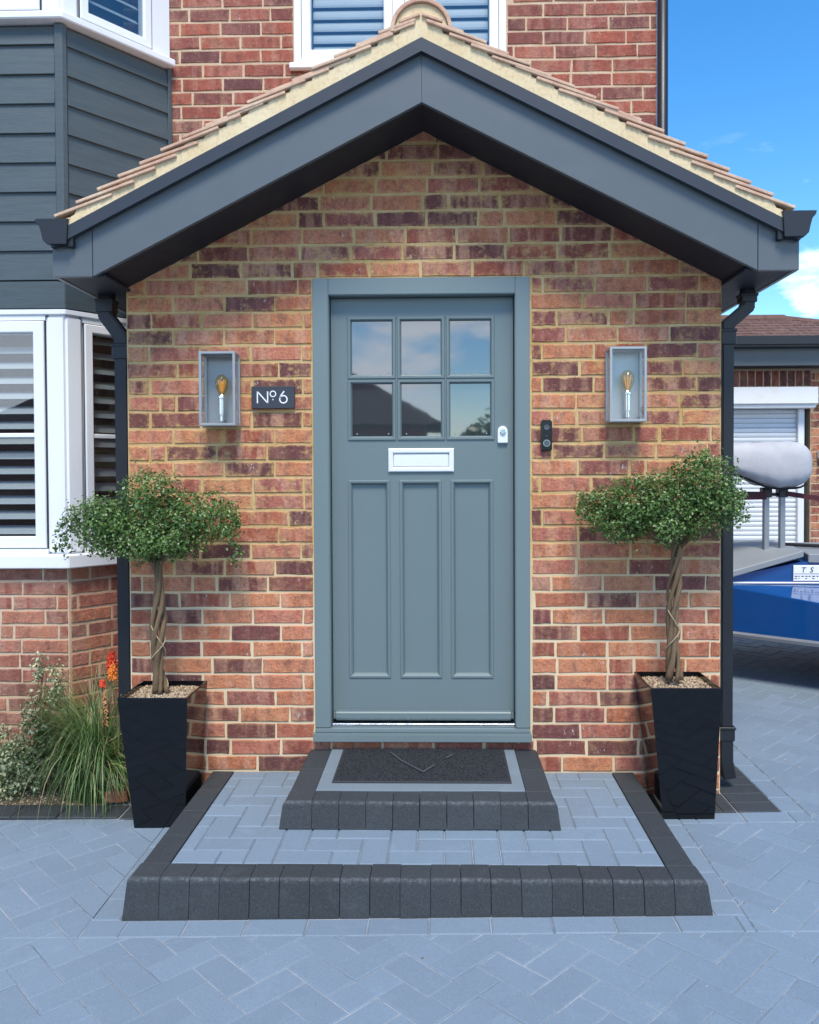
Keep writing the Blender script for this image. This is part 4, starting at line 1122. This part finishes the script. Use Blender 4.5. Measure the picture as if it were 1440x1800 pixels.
for i in range(7):
    f0 = i / 7; y = GY - .31 + f0 * .66; z = 2.705 + f0 * (rz - 2.70); lim = 4.42 - f0 * 1.0 - .02; x = .66 - (.08 if i % 2 else 0)
    while x < lim:
        x2 = min(x + .163, lim); tl.cur = r.random()
        tl.add([(x + .002, y, z), (x2 - .002, y, z), (x2 - .002, y, z + .016), (x + .002, y, z + .016), (x + .002, y + .11, z + .052), (x2 - .002, y + .11, z + .052)], [(0, 1, 2, 3), (3, 2, 5, 4), (0, 3, 4), (1, 5, 2)])
        x += .165
tl.build('roof_tile', 'tile_brown', rf, fix=False, attr=True)['kind'] = 'stuff'
m = MB(); m.tube([(.66, ry, rz + .005), (rx, ry, rz + .005)], .05, 8); m.tube([(rx, ry, rz), (4.42, GY - .3, 2.715)], .045, 8); m.build('ridge_tile', 'tile_brown', rf)
MB().box(1.18, 3.523, GY - .17, GY - .002, 2.112, 2.268).prism([(1.18, 2.075), (3.523 - .02, 2.075), (3.523, 2.112), (1.18, 2.112)], GY - .15, GY - .002).build('shutter_box', 'rust_white', gar, bevel=.003)
rd = MB().box(3.392, 3.452, GY - .04, GY + .03, .05, 2.075).build('door_guide', 'white', gar, bevel=.004)
m = MB(); pr = [(0, 0), (-.007, .006), (-.010, .022), (-.007, .038), (0, .043)]
m.add([(x, q[0], q[1]) for x in (1.21, 3.392) for q in pr], [(i, 5 + i, 6 + i, i + 1) for i in range(4)])
sm = m.mesh('roller_slat', 'shutter')
drs = MB().box(1.2, 3.40, GY + .012, GY + .02, .05, 2.1).build('roller_door', 'pipe', gar)
for k in range(45): link('roller_slat', sm, drs, (0, GY + .008, .06 + k * .0448))
MB().box(3.585, 3.64, GY - .06, GY, 1.60, 1.68).build('sensor_light', 'white', gar, bevel=.01, seg=2)

# ------------------------------------------------------------------ trailer in front of the garage
tr = thing('box_trailer', 'glossy blue trailer with sloping grey lid and grey padded cover on two posts', 'trailer', (2.7, 2.3, .04))
TO = Vector((2.7, 2.3, .04))
def rel(p): return (p[0] - TO.x, p[1] - TO.y, p[2] - TO.z)
A0 = Vector((1.945, 2.0)); dirA = Vector((.775, -.632)); bkA = Vector((.632, .775))
C0 = A0 + dirA * 2.3; E0 = Vector((1.955, 3.5)); D0 = C0 + bkA * 2.2
m = MB(); zt = lambda f: .69 - .055 * f * 3
P4 = [A0, C0, D0, E0]; tops = [.693, .46, .66, .70]
m.add([rel((p.x, p.y, .37)) for p in P4] + [rel((p.x, p.y, q)) for p, q in zip(P4, tops)], [(3, 2, 1, 0), (4, 5, 6, 7), (0, 1, 5, 4), (1, 2, 6, 5), (2, 3, 7, 6), (3, 0, 4, 7)])
m.build('body', 'blue', tr, bevel=.006)
def bar(p, q, r_, name, mat='white', seg=6): return MB().tube([rel(p), rel(q)], r_, seg).build(name, mat, tr)
bar((A0.x, A0.y - .012, .36), (A0.x, A0.y - .012, .70), .014, 'corner_trim')
bar((A0.x, A0.y - .01, .362), (C0.x, C0.y - .01, .362), .022, 'bottom_rail', 'galv')
PY = 2.075
m = MB(); pp = [(1.955, PY, .725), (2.52, PY, .845), (3.6, PY, .88), (3.6, PY + .86, .88), (2.58, PY + .86, .87), (1.965, PY + .86, .85)]
m.add([rel((x, y, .55)) for x, y, z in pp] + [rel(p) for p in pp], [tuple(range(5, -1, -1)), (6, 7, 10, 11), (7, 8, 9, 10)] + [(i, (i + 1) % 6, (i + 1) % 6 + 6, i + 6) for i in range(6)])
m.build('rear_panel', 'blue', tr)
bar((1.94, PY - .008, .700), (3.5, PY - .008, .694), .007, 'panel_trim')
# lid: a sloping slab
lidp = [(1.90, 2.02, .752), (2.525, 2.05, .925), (2.70, 2.75, .925), (2.60, 2.97, .93), (1.93, 2.97, .905)]
m = MB(); n = 5
m.add([rel(p) for p in lidp] + [rel((p[0], p[1], p[2] - .045)) for p in lidp], [tuple(range(5)), tuple(range(9, 4, -1))] + [(i, i + 5, (i + 1) % 5 + 5, (i + 1) % 5) for i in range(5)])
m.build('lid', 'lid', tr, bevel=.006)
m = MB(); m.add([rel(p) for p in ((2.56, 2.06, .84), (3.6, 2.0, .82), (3.6, 2.8, .86), (2.72, 2.8, .86), (2.56, 2.06, .90), (3.6, 2.0, .885), (3.6, 2.8, .92), (2.72, 2.8, .92))], [(3, 2, 1, 0), (4, 5, 6, 7), (0, 1, 5, 4), (1, 2, 6, 5), (2, 3, 7, 6), (3, 0, 4, 7)])
m.build('side_deck', 'lid', tr, bevel=.005)
bar((2.56, 2.45, .935), (3.6, 2.15, .905), .014, 'rail', 'rubber')
pl = MB().box(2.46 - TO.x, 2.98 - TO.x, PY - .012 - TO.y, PY - .003 - TO.y, .712 - TO.z, .822 - TO.z).build('sign_plate', 'sign_white', tr, bevel=.002)
def txt(s, size, x, z, y, parent, mat='pipe', rz=0, name='lettering'):
    cu = bpy.data.curves.new('lettering', 'FONT'); cu.body = s; cu.size = size; cu.extrude = .0008; cu.shear = .25
    ob = bpy.data.objects.new('tmp', cu); COL.objects.link(ob); dg = bpy.context.evaluated_depsgraph_get()
    me = bpy.data.meshes.new_from_object(ob.evaluated_get(dg)); bpy.data.objects.remove(ob); me.name = name
    me.materials.clear(); me.materials.append(M[mat])
    o = link(name, me, parent, (x, y, z)); o.rotation_euler = (pi / 2, 0, rz); return o
txt('T  S', .052, 2.51 - TO.x, .772 - TO.z, PY - .0135 - TO.y, pl)
m = MB(); r = random.Random(2); x = 2.468
m.box(2.466 - TO.x, 2.97 - TO.x, PY - .0135 - TO.y, PY - .0115 - TO.y, .7605 - TO.z, .763 - TO.z)
while x < 2.96:                                      # the lower row is too small to read in the photograph: short dashes
    wd = r.uniform(.008, .02)
    m.box(x - TO.x, x + wd - TO.x, PY - .0135 - TO.y, PY - .0115 - TO.y, .742 - TO.z, .748 - TO.z)
    if r.random() > .5: m.box(x - TO.x, x + wd * .8 - TO.x, PY - .0135 - TO.y, PY - .0115 - TO.y, .727 - TO.z, .732 - TO.z)
    x += wd + r.uniform(.006, .014)
m.build('lettering', 'pipe', pl)
for px_ in (2.36, 2.475):
    MB().box(px_ - .019 - TO.x, px_ + .019 - TO.x, 2.28 - TO.y, 2.32 - TO.y, .85 - TO.z, 1.32 - TO.z).build('post', 'galv', tr, bevel=.003)
    MB().box(px_ - .034 - TO.x, px_ + .034 - TO.x, 2.265 - TO.y, 2.335 - TO.y, 1.29 - TO.z, 1.36 - TO.z).build('post_bracket', 'pipe', tr, bevel=.006)
bar((2.345, 2.3, 1.31), (2.49, 2.3, 1.31), .012, 'brace', 'pipe')
# padded cover: a long cushion rounded at its end, drooping fabric folds
m = MB(); na, nb_ = 70, 32; vs = []
for i in range(na + 1):
    f = i / na; x = 1.52 + 1.135 * f
    end = max(0, 1 - max(0, (f - .86) / .14) ** 2.6) ** (1 / 2.6)
    st = sqrt(max(0, 1 - max(0, (.12 - f) / .12) ** 2)) if f < .12 else 1
    for k in range(nb_):
        a = 2 * pi * k / nb_; c, s_ = cos(a), sin(a)
        sx = math.copysign(abs(c) ** .6, c); sz = math.copysign(abs(s_) ** .7, s_)
        up = 1.0; q3 = min(1, max(0, (f - .46) / .32)); low = .05 + .115 * q3 * q3 * (3 - 2 * q3)
        hz = .17 if s_ > 0 else low
        wob = .016 * mnoise.noise(Vector((f * 22, s_ * 1.4, c * .7))) * (1 if s_ < .5 else .3)
        vs.append(rel((x, 2.30 + sx * .17 * (.3 + .7 * end) * st, 1.505 + .02 * f + sz * (hz * max(.03, end) * st + wob * end))))
fs = [(i * nb_ + k, i * nb_ + (k + 1) % nb_, (i + 1) * nb_ + (k + 1) % nb_, (i + 1) * nb_ + k) for i in range(na) for k in range(nb_)]
m.add(vs, fs + [tuple(range(nb_)), tuple(na * nb_ + k for k in range(nb_))]); cov = m.build('padded_cover', 'cover', tr, smooth=True)
hem = []
for i in range(16):
    f = .40 + .56 * i / 15; q3 = min(1, max(0, (f - .46) / .32)); lw_ = .05 + .115 * q3 * q3 * (3 - 2 * q3)
    en = max(0, 1 - max(0, (f - .86) / .14) ** 2.6) ** (1 / 2.6)
    hem.append(rel((1.52 + 1.135 * f, 2.20, 1.505 + .02 * f - lw_ * en - .002)))
MB().tube(hem, .008, 6).build('hem', 'rubber', cov)
m = MB(); m.add([rel(p) for p in ((1.70, 2.26, 1.345), (2.35, 2.26, 1.33), (2.35, 2.26, 1.275), (1.70, 2.26, 1.265))] + [rel(p) for p in ((1.70, 2.27, 1.345), (2.35, 2.27, 1.33), (2.35, 2.27, 1.275), (1.70, 2.27, 1.265))],
               [(0, 1, 2, 3), (7, 6, 5, 4), (0, 4, 5, 1), (1, 5, 6, 2), (2, 6, 7, 3), (3, 7, 4, 0)]); m.build('strap', 'strap', tr)
m = MB(); m.add([rel(p) for p in ((2.49, 2.26, 1.335), (3.1, 2.2, 1.24), (3.1, 2.2, 1.20), (2.49, 2.26, 1.30))] + [rel(p) for p in ((2.49, 2.27, 1.335), (3.1, 2.21, 1.24), (3.1, 2.21, 1.20), (2.49, 2.27, 1.30))],
               [(0, 1, 2, 3), (7, 6, 5, 4), (0, 4, 5, 1), (1, 5, 6, 2), (2, 6, 7, 3), (3, 7, 4, 0)]); m.build('strap', 'strap', tr)
for wx, wy in ((2.80, 1.86), (3.2, 2.4)):
    m = MB(); m.lathe([(.08, -.07), (.17, -.07), (.19, -.045), (.19, .045), (.17, .07), (.08, .07)], (0, 0, 0), 24, 'y')
    o = m.build('wheel', 'rubber', tr, rel((wx, wy, .232)), atan2(dirA.y, dirA.x), smooth=False)
    MB().lathe([(.03, -.075), (.075, -.072), (.078, .06)], (0, 0, 0), 18, 'y').build('hub', 'galv', o)

# ------------------------------------------------------------------ across the street, seen only in the glass
op = thing('bungalow', 'bungalow with a dark hipped roof across the street, mirrored in the door glass', 'bungalow', (-7, -19, -.25))
m = MB(); m.box(-6, 6.6, -4, 0, 0, 3.15); m.build('wall', 'brick_house', op)
m = MB(); m.add([(-6.5, .5, 3.1), (7.1, .5, 3.1), (7.1, -4.5, 3.1), (-6.5, -4.5, 3.1), (-3.0, -2, 5.4), (3.3, -2, 5.4)], [(0, 1, 5, 4), (1, 2, 5), (2, 3, 4, 5), (3, 0, 4), (0, 3, 2, 1)])
m.build('roof', 'tile_brown', op)
def street_tree(x, y, h, label, seed):
    t = thing('street_tree', label, 'tree', (x, y, -.25), 'trees across the street'); rng = random.Random(seed)
    MB().tube([(0, 0, 0), (.1, 0, h * .4), (0, .1, h * .8)], [.15, .12, .05], 8).build('trunk', 'bark', t)
    c = MB(); leaf_cloud(c, [(0, 0, h * .62, h * .4, h * .3, h * .36), (h * .25, 0, h * .42, h * .34, h * .3, h * .34), (-h * .28, .2, h * .42, h * .32, h * .3, h * .34)], 5000, rng, (.25, .42)); c.build('crown', 'leaf', t, fix=False, attr=True)
street_tree(1.6, -21, 3.4, 'round leafy tree across the street nearest the bungalow', 1)
street_tree(4.4, -22, 3.6, 'leafy tree across the street in the middle of three', 2)
street_tree(8.0, -23, 4.4, 'tallest leafy tree across the street, furthest from the bungalow', 4)

# every part keeps its own place when its thing's base is not the origin
print('objects', len(bpy.data.objects))
